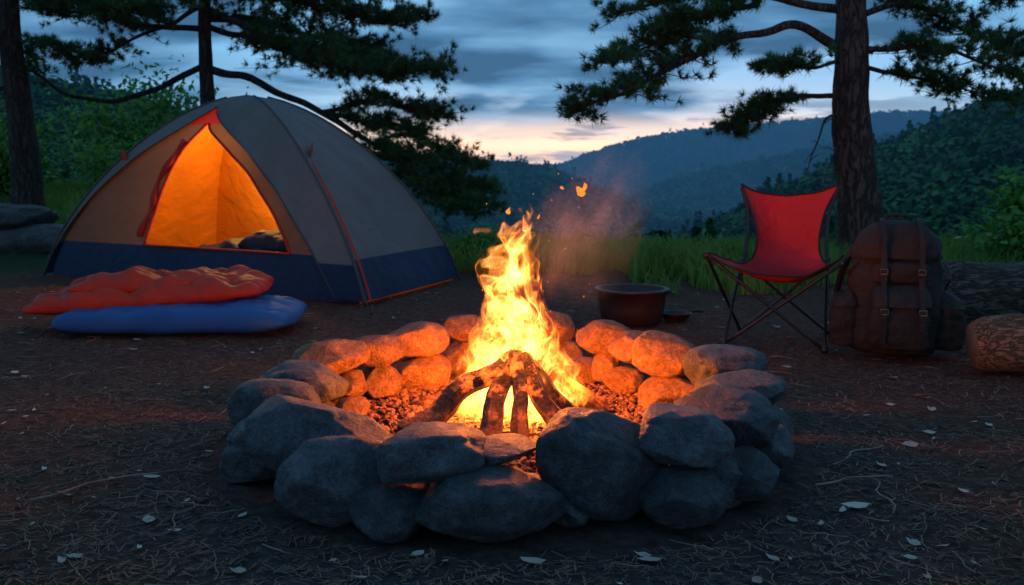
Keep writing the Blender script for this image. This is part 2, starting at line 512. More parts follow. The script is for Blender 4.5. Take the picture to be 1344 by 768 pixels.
pine('pine_tree',
     [(-3.66, Y, -0.3), (-3.68, Y, 1.0), (-3.70, Y, 2.5), (-3.66, Y, 4.2), (-3.7, Y, 9.0)], 0.125,
     [([(-3.66, Y, 2.85), (-2.96, 11.3, 2.52), (-2.32, 11.1, 2.24), (-1.58, 11, 2.02), (-0.72, 10.9, 2.10)], 0.05, 0.25, 1.6, 0.34),
      ([(-3.66, Y, 2.15), (-2.96, 11.3, 1.93), (-2.23, 11.1, 1.61), (-1.58, 11, 1.22), (-1.03, 10.9, 0.79), (-0.66, 10.8, 0.58), (-0.28, 10.8, 0.5)], 0.05, 0.48, 1.2, 0.27),
      ([(-2.23, 11.1, 1.61), (-1.58, 11.3, 1.52), (-0.94, 11.4, 1.27), (-0.48, 11.4, 0.98)], 0.03, 0.2, 1.4, 0.30),
      ([(-2.23, 11.1, 1.61), (-1.7, 11.3, 1.75), (-1.2, 11.4, 1.65), (-0.85, 11.4, 1.55)], 0.03, 0.2, 1.0, 0.25),
      ([(-1.58, 11, 1.22), (-1.2, 11, 1.1), (-0.75, 11.0, 0.85), (-0.30, 11, 0.66)], 0.03, 0.2, 1.3, 0.25),
      ([(-3.66, Y, 3.15), (-2.5, 11.6, 2.93), (-1.77, 11.7, 2.78), (-1.15, 11.7, 2.80)], 0.05, 0.1, 1.6, 0.36),
      ([(-3.66, Y, 2.75), (-3.0, 11.8, 2.75), (-2.4, 12, 2.6), (-1.7, 12, 2.45)], 0.05, 0.15, 1.4, 0.36),
      ([(-3.66, Y, 2.65), (-3.0, 11.7, 2.45), (-2.4, 11.7, 2.32), (-1.9, 11.7, 2.2), (-1.4, 11.7, 2.3)], 0.04, 0.2, 1.3, 0.32),
      ([(-3.66, Y, 3.6), (-2.6, 11.6, 3.35), (-1.9, 11.7, 3.2), (-1.5, 11.7, 3.1)], 0.05, 0.1, 1.0, 0.32),
      ([(-3.7, Y, 2.62), (-4.8, 11.4, 2.72), (-5.6, 11.3, 2.92)], 0.04, 0.3, 1.3, 0.30),
      ([(-3.7, Y, 2.2), (-4.43, 11.3, 1.83), (-5.08, 11.2, 1.76), (-5.58, 11.1, 2.06), (-5.77, 11, 2.4)], 0.04, 0.7, 0.4, 0.2),
      ([(-3.7, Y, 2.9), (-4.3, 11.4, 2.6), (-4.8, 11.3, 2.35), (-5.1, 11.2, 2.2)], 0.03, 0.5, 0.6, 0.22),
      ], M_barkd, 1.0, 0.28, crown=(3.6, 8.8, 14, 2.6))
Y = 11.0
pine('pine_tree',
     [(-5.72, Y, 0.0), (-5.70, Y, 1.2), (-5.78, Y, 2.6), (-5.7, Y, 4.5), (-5.7, Y, 9.0)], 0.19,
     [([(-5.7, Y, 2.9), (-5.1, 10.8, 2.85), (-4.5, 10.7, 2.75), (-3.9, 10.6, 2.6)], 0.04, 0.2, 1.4, 0.30),
      ([(-5.7, Y, 2.55), (-6.3, 10.8, 2.5), (-6.9, 10.7, 2.3)], 0.03, 0.3, 0.8, 0.25),
      ([(-5.7, Y, 2.4), (-5.2, 10.7, 2.35), (-4.9, 10.6, 2.2)], 0.02, 0.4, 0.6, 0.18),
      ([(-5.7, Y, 2.0), (-6.2, 10.8, 1.6), (-6.6, 10.7, 1.5)], 0.03, 0.3, 0.0),
      ([(-5.7, Y, 3.3), (-4.9, 11.2, 3.2), (-4.2, 11.3, 3.0), (-3.5, 11.3, 2.95)], 0.04, 0.2, 1.2, 0.3),
      ], M_barkd, 1.0, 0.28, crown=(3.7, 8.8, 10, 2.4))

# ------------------------------------------------------------------ bushes & grass
def bush(name, cx, cy, rx, ry, h, n, q=0.045, mat=M_leaf):
    root = empty(name, (cx, cy, terrain(cx, cy)))
    mb = MB(); C = []
    for i in range(26):
        a = random.uniform(0, 2 * math.pi); f = random.uniform(0.2, 1)
        e = Vector((math.cos(a) * rx * f, math.sin(a) * ry * f, h * random.uniform(0.45, 1.0) * (1.15 - 0.5 * f)))
        p = catmull([(0, 0, 0), (e.x * 0.4, e.y * 0.4, e.z * 0.55), e], 5)
        mb.add(*tube(p, [0.012, 0.003], 4, cap=False))
        for j in range(max(1, n // 26)):
            c = p[random.randint(4, len(p) - 1)] + Vector([random.gauss(0, 1) * s for s in (rx * 0.16, ry * 0.16, h * 0.10)])
            C.append(tuple(c))
    mb.obj('stems', M_barkd, root)
    C = np.array(C); m = len(C)
    nr = rng.normal(size=(m, 3)) + np.array([0, -0.3, 0.8]); nr /= np.linalg.norm(nr, axis=1)[:, None]
    t1 = np.cross(nr, rng.normal(size=(m, 3))); t1 /= np.linalg.norm(t1, axis=1)[:, None]; t2 = np.cross(nr, t1)
    s = (q * rng.uniform(0.6, 1.3, m))[:, None]
    V = np.stack([C - t1 * s, C - t2 * s * .5, C + t1 * s, C + t2 * s * .5], 1).reshape(-1, 3)
    fast_mesh('leaves', V, np.arange(len(V)).reshape(-1, 4), mat, root)
bush('leafy_bush', 4.85, 8.6, 0.65, 0.55, 0.85, 4200)
bush('leafy_bush', 5.9, 8.6, 0.8, 0.6, 0.9, 3000)
bush('leafy_bush', -5.0, 12.6, 0.8, 0.7, 1.0, 3600)
bush('leafy_bush', -6.6, 12.2, 0.9, 0.7, 1.2, 3000)
bush('leafy_bush', -6.0, 15.5, 1.6, 1.0, 2.0, 5200, 0.06)
bush('leafy_bush', -3.4, 15.5, 1.4, 1.0, 1.4, 3600, 0.06)
bush('leafy_bush', -0.1, 10.3, 0.6, 0.5, 0.35, 2200, .03)
bush('leafy_bush', 7.2, 11.5, 1.2, 0.8, 1.3, 3600)

def build_grass():
    N = 56000
    P = []; H = []
    while len(P) < N:
        x = random.uniform(-9, 9); y = random.uniform(6.6, 14.5)
        if x > -2.2:
            lim = 7.7 + 0.7 * noise.noise((x * 0.8, 0, 2)) - (0.8 if x > 1 else 0)
            if y > 11: continue
        else:
            lim = 9.6 + 0.8 * noise.noise((x * 0.8, 0, 2))
        if y < lim: continue
        if noise.noise((x * 1.3, y * 1.3, 0)) < -0.15 + 0.25 * (1 - min(1, (y - lim) / 1.2)): continue
        P.append((x, y, terrain(x, y))); H.append(random.uniform(0.06, 0.24) * (1 + 0.5 * min(1, (y - lim))))
    P = np.array(P); H = np.array(H)[:, None]
    a = rng.uniform(0, 2 * np.pi, N)
    s = np.stack([np.cos(a), np.sin(a), 0 * a], 1) * 0.006
    lean = np.stack([rng.normal(size=N), rng.normal(size=N), 0 * a], 1) * 0.35
    mid = P + (np.array([0, 0, 1]) + lean * 0.35) * H * 0.55
    tip = P + (np.array([0, 0, 1]) * 0.9 + lean) * H
    V = np.stack([P - s, P + s, mid + s * .8, mid - s * .8, tip + s * .1, tip - s * .1], 1).reshape(-1, 3)
    b = np.arange(N)[:, None] * 6
    F = np.concatenate([b + np.array([[0, 1, 2, 3]]), b + np.array([[3, 2, 4, 5]])])
    fast_mesh('grass', V, F, M_grass)
build_grass()

# ------------------------------------------------------------------ rocks
_ico = {}
def ico(sub):
    if sub not in _ico:
        bm = bmesh.new(); bmesh.ops.create_icosphere(bm, subdivisions=sub, radius=1)
        _ico[sub] = ([v.co.copy() for v in bm.verts], [tuple(v.index for v in f.verts) for f in bm.faces]); bm.free()
    return _ico[sub]

def rock_geo(w, d, h, seed, sub=5):
    rnd = random.Random(seed)
    VV, FF = ico(sub)
    off = Vector((rnd.uniform(0, 50), rnd.uniform(0, 50), rnd.uniform(0, 50)))
    planes = []
    for i in range(9):
        n_ = Vector((rnd.gauss(0, 1), rnd.gauss(0, 1), rnd.gauss(0, 0.8))).normalized()
        planes.append((n_, rnd.uniform(0.70, 0.92)))
    out = []
    for v in VV:
        p = Vector([math.copysign(abs(c) ** 0.80, c) for c in v])
        p = p.normalized() * (0.5 * p.length + 0.5)
        p *= 1 + 0.20 * noise.noise(v * 1.1 + off) + 0.06 * noise.noise(v * 2.6 + off)
        for n_, dd in planes:
            k = p.dot(n_) - dd
            if k > 0: p -= n_ * (k * k / (k + .035)) * .94
        p *= 1 + 0.024 * noise.noise(v * 5 + off) - 0.018 * max(0, 0.08 - abs(noise.noise(v * 2.2 + off * 1.7))) / .08 + 0.011 * noise.noise(v * 12 + off) + 0.007 * noise.noise(v * 28 + off)
        out.append(p)
    mn = [min(p[i] for p in out) for i in range(3)]; mx = [max(p[i] for p in out) for i in range(3)]
    s = (w, d, h)
    res = [Vector([(p[i] - (mn[i] + mx[i]) / 2) / (mx[i] - mn[i]) * s[i] for i in range(3)]) for p in out]
    return res, FF

ring = empty('stone_fire_ring', (0, 3.1, 0))
STONES = [
 (-.463, 2.33, .10, .29, .24, .215, 6), (-.556, 2.60, .135, .40, .27, .20, -8), (-.293, 2.22, .055, .21, .20, .125, 0),
 (-.205, 2.28, .19, .27, .24, .125, 4), (-.055, 2.22, .078, .36, .26, .165, 0), (-.035, 2.32, .18, .215, .17, .06, 5),
 (.236, 2.38, .13, .36, .27, .25, -14), (.432, 2.30, .066, .22, .22, .14, 5), (.455, 2.37, .20, .235, .24, .145, -4),
 (.625, 2.48, .066, .20, .22, .14, 0), (.61, 2.62, .185, .28, .28, .17, -5), (.73, 2.72, .075, .20, .26, .155, 8),
 (.725, 2.90, .195, .28, .24, .12, 5), (.80, 2.98, .07, .24, .28, .15, 0), (.745, 3.20, .205, .28, .24, .15, 0),
 (.78, 3.28, .07, .28, .28, .15, 0), (.60, 3.50, .185, .29, .24, .17, -18), (.485, 3.64, .20, .20, .2, .12, -8),
 (.39, 3.80, .21, .25, .2, .14, -6), (.18, 4.10, .205, .22, .2, .14, 0), (.225, 4.08, .075, .19, .2, .14, 0),
 (-.02, 4.16, .20, .2, .2, .13, 0), (-.02, 4.16, .07, .22, .2, .14, 0), (-.214, 4.08, .205, .20, .2, .11, 0),
 (-.225, 4.06, .08, .18, .2, .15, 0), (-.39, 3.80, .205, .27, .22, .13, 3), (-.368, 3.76, .075, .24, .22, .15, 0),
 (-.53, 3.60, .20, .22, .22, .11, 4), (-.51, 3.56, .075, .165, .2, .145, 0), (-.58, 3.31, .035, .13, .14, .08, 0),
 (-.62, 3.42, .10, .15, .16, .10, 0), (-.685, 3.44, .195, .29, .24, .13, 2), (-.73, 3.50, .075, .26, .26, .15, 0),
 (-.73, 3.14, .165, .32, .25, .15, 4), (-.77, 3.20, .055, .27, .26, .13, 0), (-.755, 2.91, .155, .31, .25, .155, -3),
 (-.765, 2.94, .05, .27, .24, .11, 0), (-.745, 2.69, .12, .18, .18, .085, 0), (-.745, 2.66, .05, .20, .2, .12, 0),
 (.45, 3.68, .055, .18, .18, .11, 0), (.385, 3.74, .10, .12, .14, .12, 0), (.31, 3.86, .055, .14, .16, .11, 0),
 (.60, 3.43, .06, .25, .2, .13, 0), (.70, 3.33, .06, .16, .18, .11, 0), (.135, 2.33, .04, .14, .18, .10, 0),
 (-.13, 2.36, .10, .16, .16, .10, 0), (.30, 2.50, .04, .34, .2, .12, 0), (-.4, 2.52, .05, .34, .22, .14, 0), (.53, 2.60, .05, .3, .25, .14, 0),
 (0.0, 2.40, .03, .36, .18, .11, 0), (-.2, 2.42, .03, .3, .18, .12, 0), (.66, 2.85, .05, .2, .26, .13, 0), (-.62, 2.80, .04, .22, .26, .12, 0),  # this row and the next: low filler stones added to block leaking firelight
 (.53, 2.44, .05, .22, .2, .15, 0), (.44, 2.50, .06, .26, .2, .15, 0),
]
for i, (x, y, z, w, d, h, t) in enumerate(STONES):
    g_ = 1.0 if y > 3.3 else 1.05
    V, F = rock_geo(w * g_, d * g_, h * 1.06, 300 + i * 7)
    o = mesh_obj('stone_%d' % (i + 1), V, F, M_rock_firelit if y > 3.25 else M_rock, ring)
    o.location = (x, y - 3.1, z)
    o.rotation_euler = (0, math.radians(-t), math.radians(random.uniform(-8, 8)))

M_boulder = make_rock_mat('boulder_stone', (0.075, 0.072, 0.07))
def boulder(x, y, z, w, d, h, seed):
    V, F = rock_geo(w, d, h, seed)
    o = mesh_obj('boulder', V, F, M_boulder); o.location = (x, y, terrain(x, y) + z)
boulder(-5.05, 9.9, .08, 1.0, 0.7, 0.36, 5)
boulder(-5.5, 10.0, .30, 1.1, 0.7, 0.30, 18)
boulder(-6.2, 10.1, .15, 1.0, 0.9, 0.5, 8)

# ------------------------------------------------------------------ campfire
fire = empty('campfire', (0.02, 3.15, 0))
def off(p): return (p[0] - 0.02, p[1] - 3.15, p[2])

def make_charlog():
    m, nt, b = newmat('burning_wood')
    v = coord(nt)
    f, _ = noise_tex(nt, v, 75, 6, 0.75)
    f0, _ = noise_tex(nt, v, 16, 4, 0.6)
    c = ramp(nt, [(0.38, (0.016, 0.009, 0.007)), (0.50, (0.13, 0.05, 0.025)), (0.62, (0.38, 0.16, 0.07))], math_n(nt, 'ADD', math_n(nt, 'MULTIPLY', f, .5), math_n(nt, 'MULTIPLY', f0, .5)))
    sx = nt.nodes.new('ShaderNodeSeparateXYZ'); nt.links.new(v, sx.inputs[0])
    ch = ramp(nt, [(0.12, 0), (0.26, 1)], math_n(nt, 'ADD', sx.outputs[2], math_n(nt, 'MULTIPLY', math_n(nt, 'SUBTRACT', f0, .5), .14)))
    c = mixc(nt, math_n(nt, 'MULTIPLY', ch, 0.7), c, (0.010, 0.008, 0.007))
    nt.links.new(c, b.inputs['Base Color'])
    b.inputs['Roughness'].default_value = 0.8
    em = ramp(nt, [(0.54, 0), (0.68, 1)], f0)
    e = math_n(nt, 'MULTIPLY', math_n(nt, 'MULTIPLY', em, ch), f)
    b.inputs['Emission Color'].default_value = (1, 0.11, 0.008, 1)
    nt.links.new(math_n(nt, 'MULTIPLY', e, 7.0), b.inputs['Emission Strength'])
    bump(nt, b, f, 1.0, 0.012)
    return m
M_char = make_charlog()
LOGS = [((-.345, 2.94, .045), (-.02, 3.08, .25), .044), ((-.10, 2.80, .03), (.0, 3.06, .265), .036),
        ((.03, 2.77, .025), (.015, 3.05, .285), .030), ((.17, 2.84, .03), (.035, 3.07, .27), .036),
        ((.265, 2.95, .03), (.06, 3.09, .255), .029), ((.33, 3.30, .03), (.05, 3.2, .24), .034), ((-.2, 3.42, .03), (.0, 3.18, .25), .034),
        ((.12, 3.46, .03), (.02, 3.2, .26), .034), ((.17, 3.06, .03), (.38, 3.00, .035), .030), ((-.34, 3.42, .03), (-.2, 3.34, .04), .032),
        ((.16, 3.30, .03), (.33, 3.36, .04), .03), ((-.18, 3.02, .03), (.02, 2.94, .035), .022)]
def split_log(a, b_, r, i, seg=14, N=22):
    a = Vector(a); b_ = Vector(b_); d = (b_ - a).normalized()
    up = d.orthogonal().normalized(); s = d.cross(up)
    V = []; F = []
    rnd = random.Random(i); prof = [1.0 + rnd.uniform(-.26, .20) for _ in range(seg)]
    for k in range(N + 1):
        t = k / N
        c = a.lerp(b_, t) + Vector((noise.noise((t * 2.5, i, 0)), noise.noise((t * 2.5, i, 5)), noise.noise((t * 2.5, i, 9)))) * 0.018
        for j in range(seg):
            an = 2 * math.pi * j / seg
            rr_ = r * prof[j] * (1 - .30 * t) * (1 + .16 * noise.noise((t * 9, j * 1.7, i)))
            ee = d * (0.03 * noise.noise((j * 2.1, i, 3)) * (1 if k in (0, N) else 0))
            V.append(c + (up * math.cos(an) + s * math.sin(an)) * rr_ + ee)
    for k in range(N):
        for j in range(seg):
            p = k * seg + j; q = k * seg + (j + 1) % seg
            F.append((p, q, q + seg, p + seg))
    F.append(tuple(range(seg - 1, -1, -1))); F.append(tuple(range(N * seg, (N + 1) * seg)))
    return V, F
for i, (a, b_, r) in enumerate(LOGS):
    V, F = split_log(off(a), off(b_), r, i)
    mesh_obj('log_%d' % (i + 1), V, F, M_char, fire, smooth=False)

def make_ember():
    m, nt, b = newmat('embers')
    v = coord(nt)
    oi, _ = noise_tex(nt, v, 38, 2)
    c = ramp(nt, [(0.35, (0.02, 0.014, 0.012)), (0.5, (0.10, 0.04, 0.025)), (0.65, (0.20, 0.09, 0.06))], oi)
    nt.links.new(c, b.inputs['Base Color']); b.inputs['Roughness'].default_value = 0.9
    d = vmath(nt, 'LENGTH', v)
    k = ramp(nt, [(0.0, 1), (0.14, 0.8), (0.30, 0)], d)
    n2, _ = noise_tex(nt, v, 22, 4, 0.7)
    e = math_n(nt, 'MULTIPLY', k, ramp(nt, [(0.45, 0), (0.6, 1)], n2))
    b.inputs['Emission Color'].default_value = (1, 0.20, 0.02, 1)
    nt.links.new(math_n(nt, 'MULTIPLY', e, 6.0), b.inputs['Emission Strength'])
    return m
M_ember = make_ember()
def build_embers():
    base, FF = ico(1)
    base = np.array([tuple(v) for v in base]); FF = np.array(FF)
    Vs = []; Fs = []; o = 0
    for i in range(6200):
        a = random.uniform(0, 2 * math.pi); r = 0.66 * math.sqrt(random.random())
        x = r * math.cos(a) * 1.0; y = r * math.sin(a) * 1.15
        s = random.uniform(0.004, 0.014)
        sc = np.array([random.uniform(.6, 1.8), random.uniform(.6, 1.4), random.uniform(.4, .9)]) * s
        R = np.array(Euler((random.uniform(-.5, .5), random.uniform(-.5, .5), random.uniform(0, 6.28))).to_matrix())
        v = (base * (1 + 0.2 * rng.normal(size=(len(base), 1)))) * sc @ R.T
        z = 0.012 + 0.035 * math.exp(-(r / 0.25) ** 2) + random.uniform(0, 0.012)
        Vs.append(v + np.array([x, y, z])); Fs.append(FF + o); o += len(base)
    fast_mesh('ember_bed', np.concatenate(Vs), np.concatenate(Fs), M_ember, fire)
build_embers()

def make_flame():
    m = bpy.data.materials.new('flame'); m.use_nodes = True
    nt = m.node_tree; nt.nodes.clear()
    out = nt.nodes.new('ShaderNodeOutputMaterial')
    v = coord(nt, 'Object')
    sx = nt.nodes.new('ShaderNodeSeparateXYZ'); nt.links.new(v, sx.inputs[0]); z = sx.outputs[2]
    st = vmath(nt, 'MULTIPLY', v, (1, 1, 0.75))
    n1, c1 = noise_tex(nt, vmath(nt, 'ADD', st, (3.1, 1.7, 0.4)), 4.8, 1.0, 0.5)
    amp = math_n(nt, 'ADD', math_n(nt, 'MULTIPLY', z, 0.40), 0.05)
    sc = nt.nodes.new('ShaderNodeCombineXYZ'); nt.links.new(amp, sc.inputs[0]); nt.links.new(amp, sc.inputs[1])
    w = vmath(nt, 'MULTIPLY', vmath(nt, 'SUBTRACT', c1, (0.5, 0.5, 0.5)), sc.outputs[0])
    p = vmath(nt, 'ADD', v, w)
    n1b, c1b = noise_tex(nt, vmath(nt, 'MULTIPLY', p, (1, 1, 0.60)), 15, 1.0, 0.5)
    p2 = vmath(nt, 'ADD', p, vmath(nt, 'MULTIPLY', vmath(nt, 'SUBTRACT', c1b, (0.5, 0.5, 0.5)), (0.20, 0.20, 0.0)))
    r = vmath(nt, 'LENGTH', vmath(nt, 'MULTIPLY', p2, (1, 1, 0)))
    R = ramp(nt, [(0.0, 0.19), (0.10, 0.24), (0.20, 0.215), (0.32, 0.15), (0.42, 0.112), (0.56, 0.085), (0.68, 0.055), (0.80, 0.0)], z)
    core = math_n(nt, 'DIVIDE', math_n(nt, 'SUBTRACT', R, r), math_n(nt, 'ADD', R, 0.02))
    nf, _ = noise_tex(nt, vmath(nt, 'MULTIPLY', p2, (1, 1, 0.34)), 21, 1.0, 0.5, 0.0)
    ridge = math_n(nt, 'SUBTRACT', 1.0, math_n(nt, 'MULTIPLY', math_n(nt, 'ABSOLUTE', math_n(nt, 'SUBTRACT', nf, 0.5)), 11.0))
    ridge = math_n(nt, 'MAXIMUM', ridge, 0.0)
    ridge = math_n(nt, 'POWER', ridge, 1.8)
    cc = ramp(nt, [(0.0, 0), (0.06, 0.6), (0.45, 1)], core)
    er = ramp(nt, [(0.44, 0), (0.50, 1)], math_n(nt, 'ADD', n1b, math_n(nt, 'SUBTRACT', 0.12, math_n(nt, 'MULTIPLY', z, 0.25))))
    inten = math_n(nt, 'MULTIPLY', math_n(nt, 'MULTIPLY', cc, er), math_n(nt, 'ADD', ridge, 0.03))
    fade = ramp(nt, [(0.0, 1.0), (0.12, 1.0), (0.3, 0.9), (0.5, 0.95), (0.78, 1.0), (0.83, 0)], z)
    inten = math_n(nt, 'MULTIPLY', inten, fade)
    col = ramp(nt, [(0.0, (1, 0.10, 0.006)), (0.3, (1, 0.25, 0.02)), (0.9, (1, 0.50, 0.11))], inten)
    em = nt.nodes.new('ShaderNodeEmission')
    nt.links.new(col, em.inputs[0])
    nt.links.new(math_n(nt, 'MULTIPLY', inten, 95.0), em.inputs[1])
    nt.links.new(em.outputs[0], out.inputs['Volume'])
    try: m.cycles.volume_step_rate = 0.35
    except Exception: pass
    return m
M_flame = make_flame()
fp = [(0, 0, 0.02), (0, 0, 0.06), (0, 0, 0.25), (0, 0, 0.45), (0, 0, 0.80)]
V, F = tube(fp, [0.24, 0.28, 0.28, 0.22, 0.15], 24)
fl = mesh_obj('flames', V, F, M_flame, fire)
fl.location = (0.0, 0.07, 0)

def emis(name, col, s):
    m = bpy.data.materials.new(name); m.use_nodes = True; nt = m.node_tree; nt.nodes.clear()
    o = nt.nodes.new('ShaderNodeOutputMaterial'); e = nt.nodes.new('ShaderNodeEmission')
    f, _ = noise_tex(nt, coord(nt), 40, 2)
    c = ramp(nt, [(0.3, tuple(x * 0.5 for x in col)), (0.7, col)], f)
    nt.links.new(c, e.inputs[0]); e.inputs[1].default_value = s
    nt.links.new(e.outputs[0], o.inputs[0]); return m
M_spark = emis('spark', (1, 0.22, 0.02), 2.0)
mb = MB()
def lick(x, y, z, w, h, seed):
    VV, FF = ico(2)
    out = []
    for v in VV:
        t = (v.z + 1) / 2
        k = (1 - t) ** 0.7 + 0.1
        nx = noise.noise(v * 2 + Vector((seed, 0, 0)))
        out.append((x + v.x * w * k + 0.5 * w * math.sin(t * 4 + seed) + nx * w * .6, y + v.y * w * k, z + v.z * h + nx * h * 0.3))
    mb.add(out, FF)
for a in [(.208, 0, .825, .014, .018, 1), (.222, .0, .838, .009, .016, 5), (.15, .02, .838, .007, .006, 2), (-.03, .0, .76, .008, .012, 3), (.07, 0, .74, .005, .008, 4)]:
    lick(*a)
for i in range(30):
    x = random.gauss(0.03, .13); z = random.uniform(.25, .95)
    lick(x, random.gauss(0, .1), z, .0014, .0028, i)
mb.obj('sparks', M_spark, fire)

# drifting smoke
def make_smoke():
    m = bpy.data.materials.new('smoke'); m.use_nodes = True
    nt = m.node_tree; nt.nodes.clear()
    out = nt.nodes.new('ShaderNodeOutputMaterial')
    v = coord(nt, 'Object')
    n0, c0 = noise_tex(nt, vmath(nt, 'MULTIPLY', v, (1.2, 1.2, .8)), 5.0, 3.0, 0.6)
    q = vmath(nt, 'ADD', v, vmath(nt, 'MULTIPLY', vmath(nt, 'SUBTRACT', c0, (.5, .5, .5)), (.30, .30, .30)))
    rr_ = vmath(nt, 'LENGTH', vmath(nt, 'MULTIPLY', q, (1 / .26, 1 / .24, 1 / .40)))
    fall = ramp(nt, [(0.0, 1), (0.35, .6), (0.95, 0)], rr_)
    dn = math_n(nt, 'MULTIPLY', fall, ramp(nt, [(0.44, 0.04), (0.64, 1)], n0))
    vs = nt.nodes.new('ShaderNodeVolumeScatter')
    vs.inputs['Color'].default_value = (0.55, 0.66, 0.98, 1)
    nt.links.new(math_n(nt, 'MULTIPLY', dn, 2.0), vs.inputs['Density'])
    nt.links.new(vs.outputs[0], out.inputs['Volume'])
    try: m.cycles.volume_step_rate = 1.0
    except Exception: pass
    return m
VV, FF = ico(3)
sm = mesh_obj('smoke', [Vector((v.x * .32, v.y * .30, v.z * .44)) for v in VV], FF, make_smoke(), fire)
sm.location = (0.30, 0.55, 0.70); sm.rotation_euler = (0, math.radians(22), 0)

def plight(name, loc, e, col, r, parent):
    l = bpy.data.lights.new(name, 'POINT'); l.energy = e; l.color = col; l.shadow_soft_size = r
    o = bpy.data.objects.new(name, l); link(o, parent); o.location = loc
FC = (1.0, 0.20, 0.015)
plight('fire_glow_top', (0, 0.02, 0.45), 38, FC, 0.10, fire)
plight('fire_glow_back', (0, 0.20, 0.22), 58, FC, 0.07, fire)
plight('fire_glow_left', (-0.20, 0.08, 0.15), 17, FC, 0.05, fire)
plight('fire_glow_right', (0.22, 0.08, 0.15), 17, FC, 0.05, fire)
plight('fire_glow_front', (0.03, -0.40, 0.16), 1.6, FC, 0.04, fire)

# ------------------------------------------------------------------ litter
M_litter = simple('needle_litter', (0.32, 0.16, 0.09), (0.08, 0.040, 0.025), 2.0, 0.9)
M_dead = simple('dead_leaf', (0.60, 0.48, 0.38), (0.18, 0.11, 0.08), 3.0, 0.85)
M_twig = simple('twig_bark', (0.36, 0.24, 0.16), (0.12, 0.07, 0.05), 12, 0.9)
M_pebble = make_rock_mat('pebble', (0.14, 0.095, 0.08), .8)
def inring(x, y): return ((x / 0.98) ** 2 + ((y - 3.1) / 1.05) ** 2) < 1.0
def gpos(y0=1.2, y1=8.5):
    while True:
        y = y0 + (y1 - y0) * random.random() ** 1.3; x = random.uniform(-0.62, 0.62) * (y + 0.3)
        if not inring(x, y): return x, y
def build_litter():
    N = 38000; V = np.zeros((N * 4, 3))
    for i in range(N):
        x, y = gpos(); a = random.uniform(0, 6.28); l = random.uniform(.012, .045); w = random.uniform(.0006, .0018)
        z = terrain(x, y) + random.uniform(.002, .008); dx, dy = math.cos(a) * l, math.sin(a) * l
        z2 = z + random.uniform(-.002, .008)
        V[i * 4:i * 4 + 4] = [(x - dy / l * w, y + dx / l * w, z), (x + dy / l * w, y - dx / l * w, z), (x + dx + dy / l * w, y + dy - dx / l * w, z2), (x + dx - dy / l * w, y + dy + dx / l * w, z2)]
    fast_mesh('pine_needle_litter', V, np.arange(N * 4).reshape(-1, 4), M_litter)
    base, FF = ico(1); base = np.array([tuple(v) for v in base]); FF = np.array(FF)
    Vs = []; Fs = []; o = 0
    for i in range(7500):
        x, y = gpos(); s = random.uniform(.003, .009) * (1.8 if random.random() < .06 else 1)
        v = base * (1 + .15 * rng.normal(size=(len(base), 1))) * np.array([s * random.uniform(.8, 1.6), s, s * .6])
        Vs.append(v + np.array([x, y, terrain(x, y) + s * .2])); Fs.append(FF + o); o += len(base)
    fast_mesh('gravel', np.concatenate(Vs), np.concatenate(Fs), M_pebble)
    mb = MB()
    for i in range(360):
        x, y = gpos(1.3, 7.5); s = random.uniform(.008, .024) * (1.6 if random.random() < .18 else 1); a = random.uniform(0, 6.28)
        z = terrain(x, y) + .008
        ca, sa = math.cos(a), math.sin(a)
        tl = random.uniform(-.3, .3); cu = random.uniform(.3, 1.3)
        pts = [(-1, 0, .25), (-.5, .42, .0), (.1, .5, .1), (.7, .25, .3), (1.1, 0, .55), (.7, -.25, .15), (.1, -.55, .35), (-.5, -.4, .3), (0, 0, -.05)]
        V = [(x + s * (px * ca - py * sa), y + s * (px * sa + py * ca), z + s * cu * (pz * .6 + tl * py)) for px, py, pz in pts]
        mb.add(V, [(8, k, (k + 1) % 8) for k in range(8)])
    mb.obj('fallen_leaves', M_dead, smooth=False)
    mb = MB()
    fixed = [((-1.32, 2.45), (-.98, 2.72), .004), ((-1.05, 2.95), (-.98, 3.12), .003), ((.86, 2.55), (1.12, 2.62), .004), ((.98, 2.75), (1.22, 2.95), .004),
             ((1.0, 2.35), (1.04, 2.62), .0035), ((-.86, 2.2), (-.85, 2.42), .0025)]
    for a, b_, r in fixed:
        P = []
        for k in range(9):
            t = k / 8; x = a[0] + (b_[0] - a[0]) * t + .015 * math.sin(k * 1.3); y = a[1] + (b_[1] - a[1]) * t
            P.append((x, y, terrain(x, y) + .008 + .012 * math.sin(t * 3)))
        mb.add(*tube(P, [r, r * .5], 6))
    for i in range(560):
        x, y = gpos(1.2, 7.5); a = random.uniform(0, 6.28); l = random.uniform(.03, .13); P = []
        for k in range(5):
            t = k / 4; xx = x + math.cos(a) * l * t + random.gauss(0, .004); yy = y + math.sin(a) * l * t
            P.append((xx, yy, terrain(xx, yy) + .006 + .01 * t * random.random()))
        mb.add(*tube(P, [.0022, .0009], 4))
    mb.obj('twigs', M_twig)
build_litter()

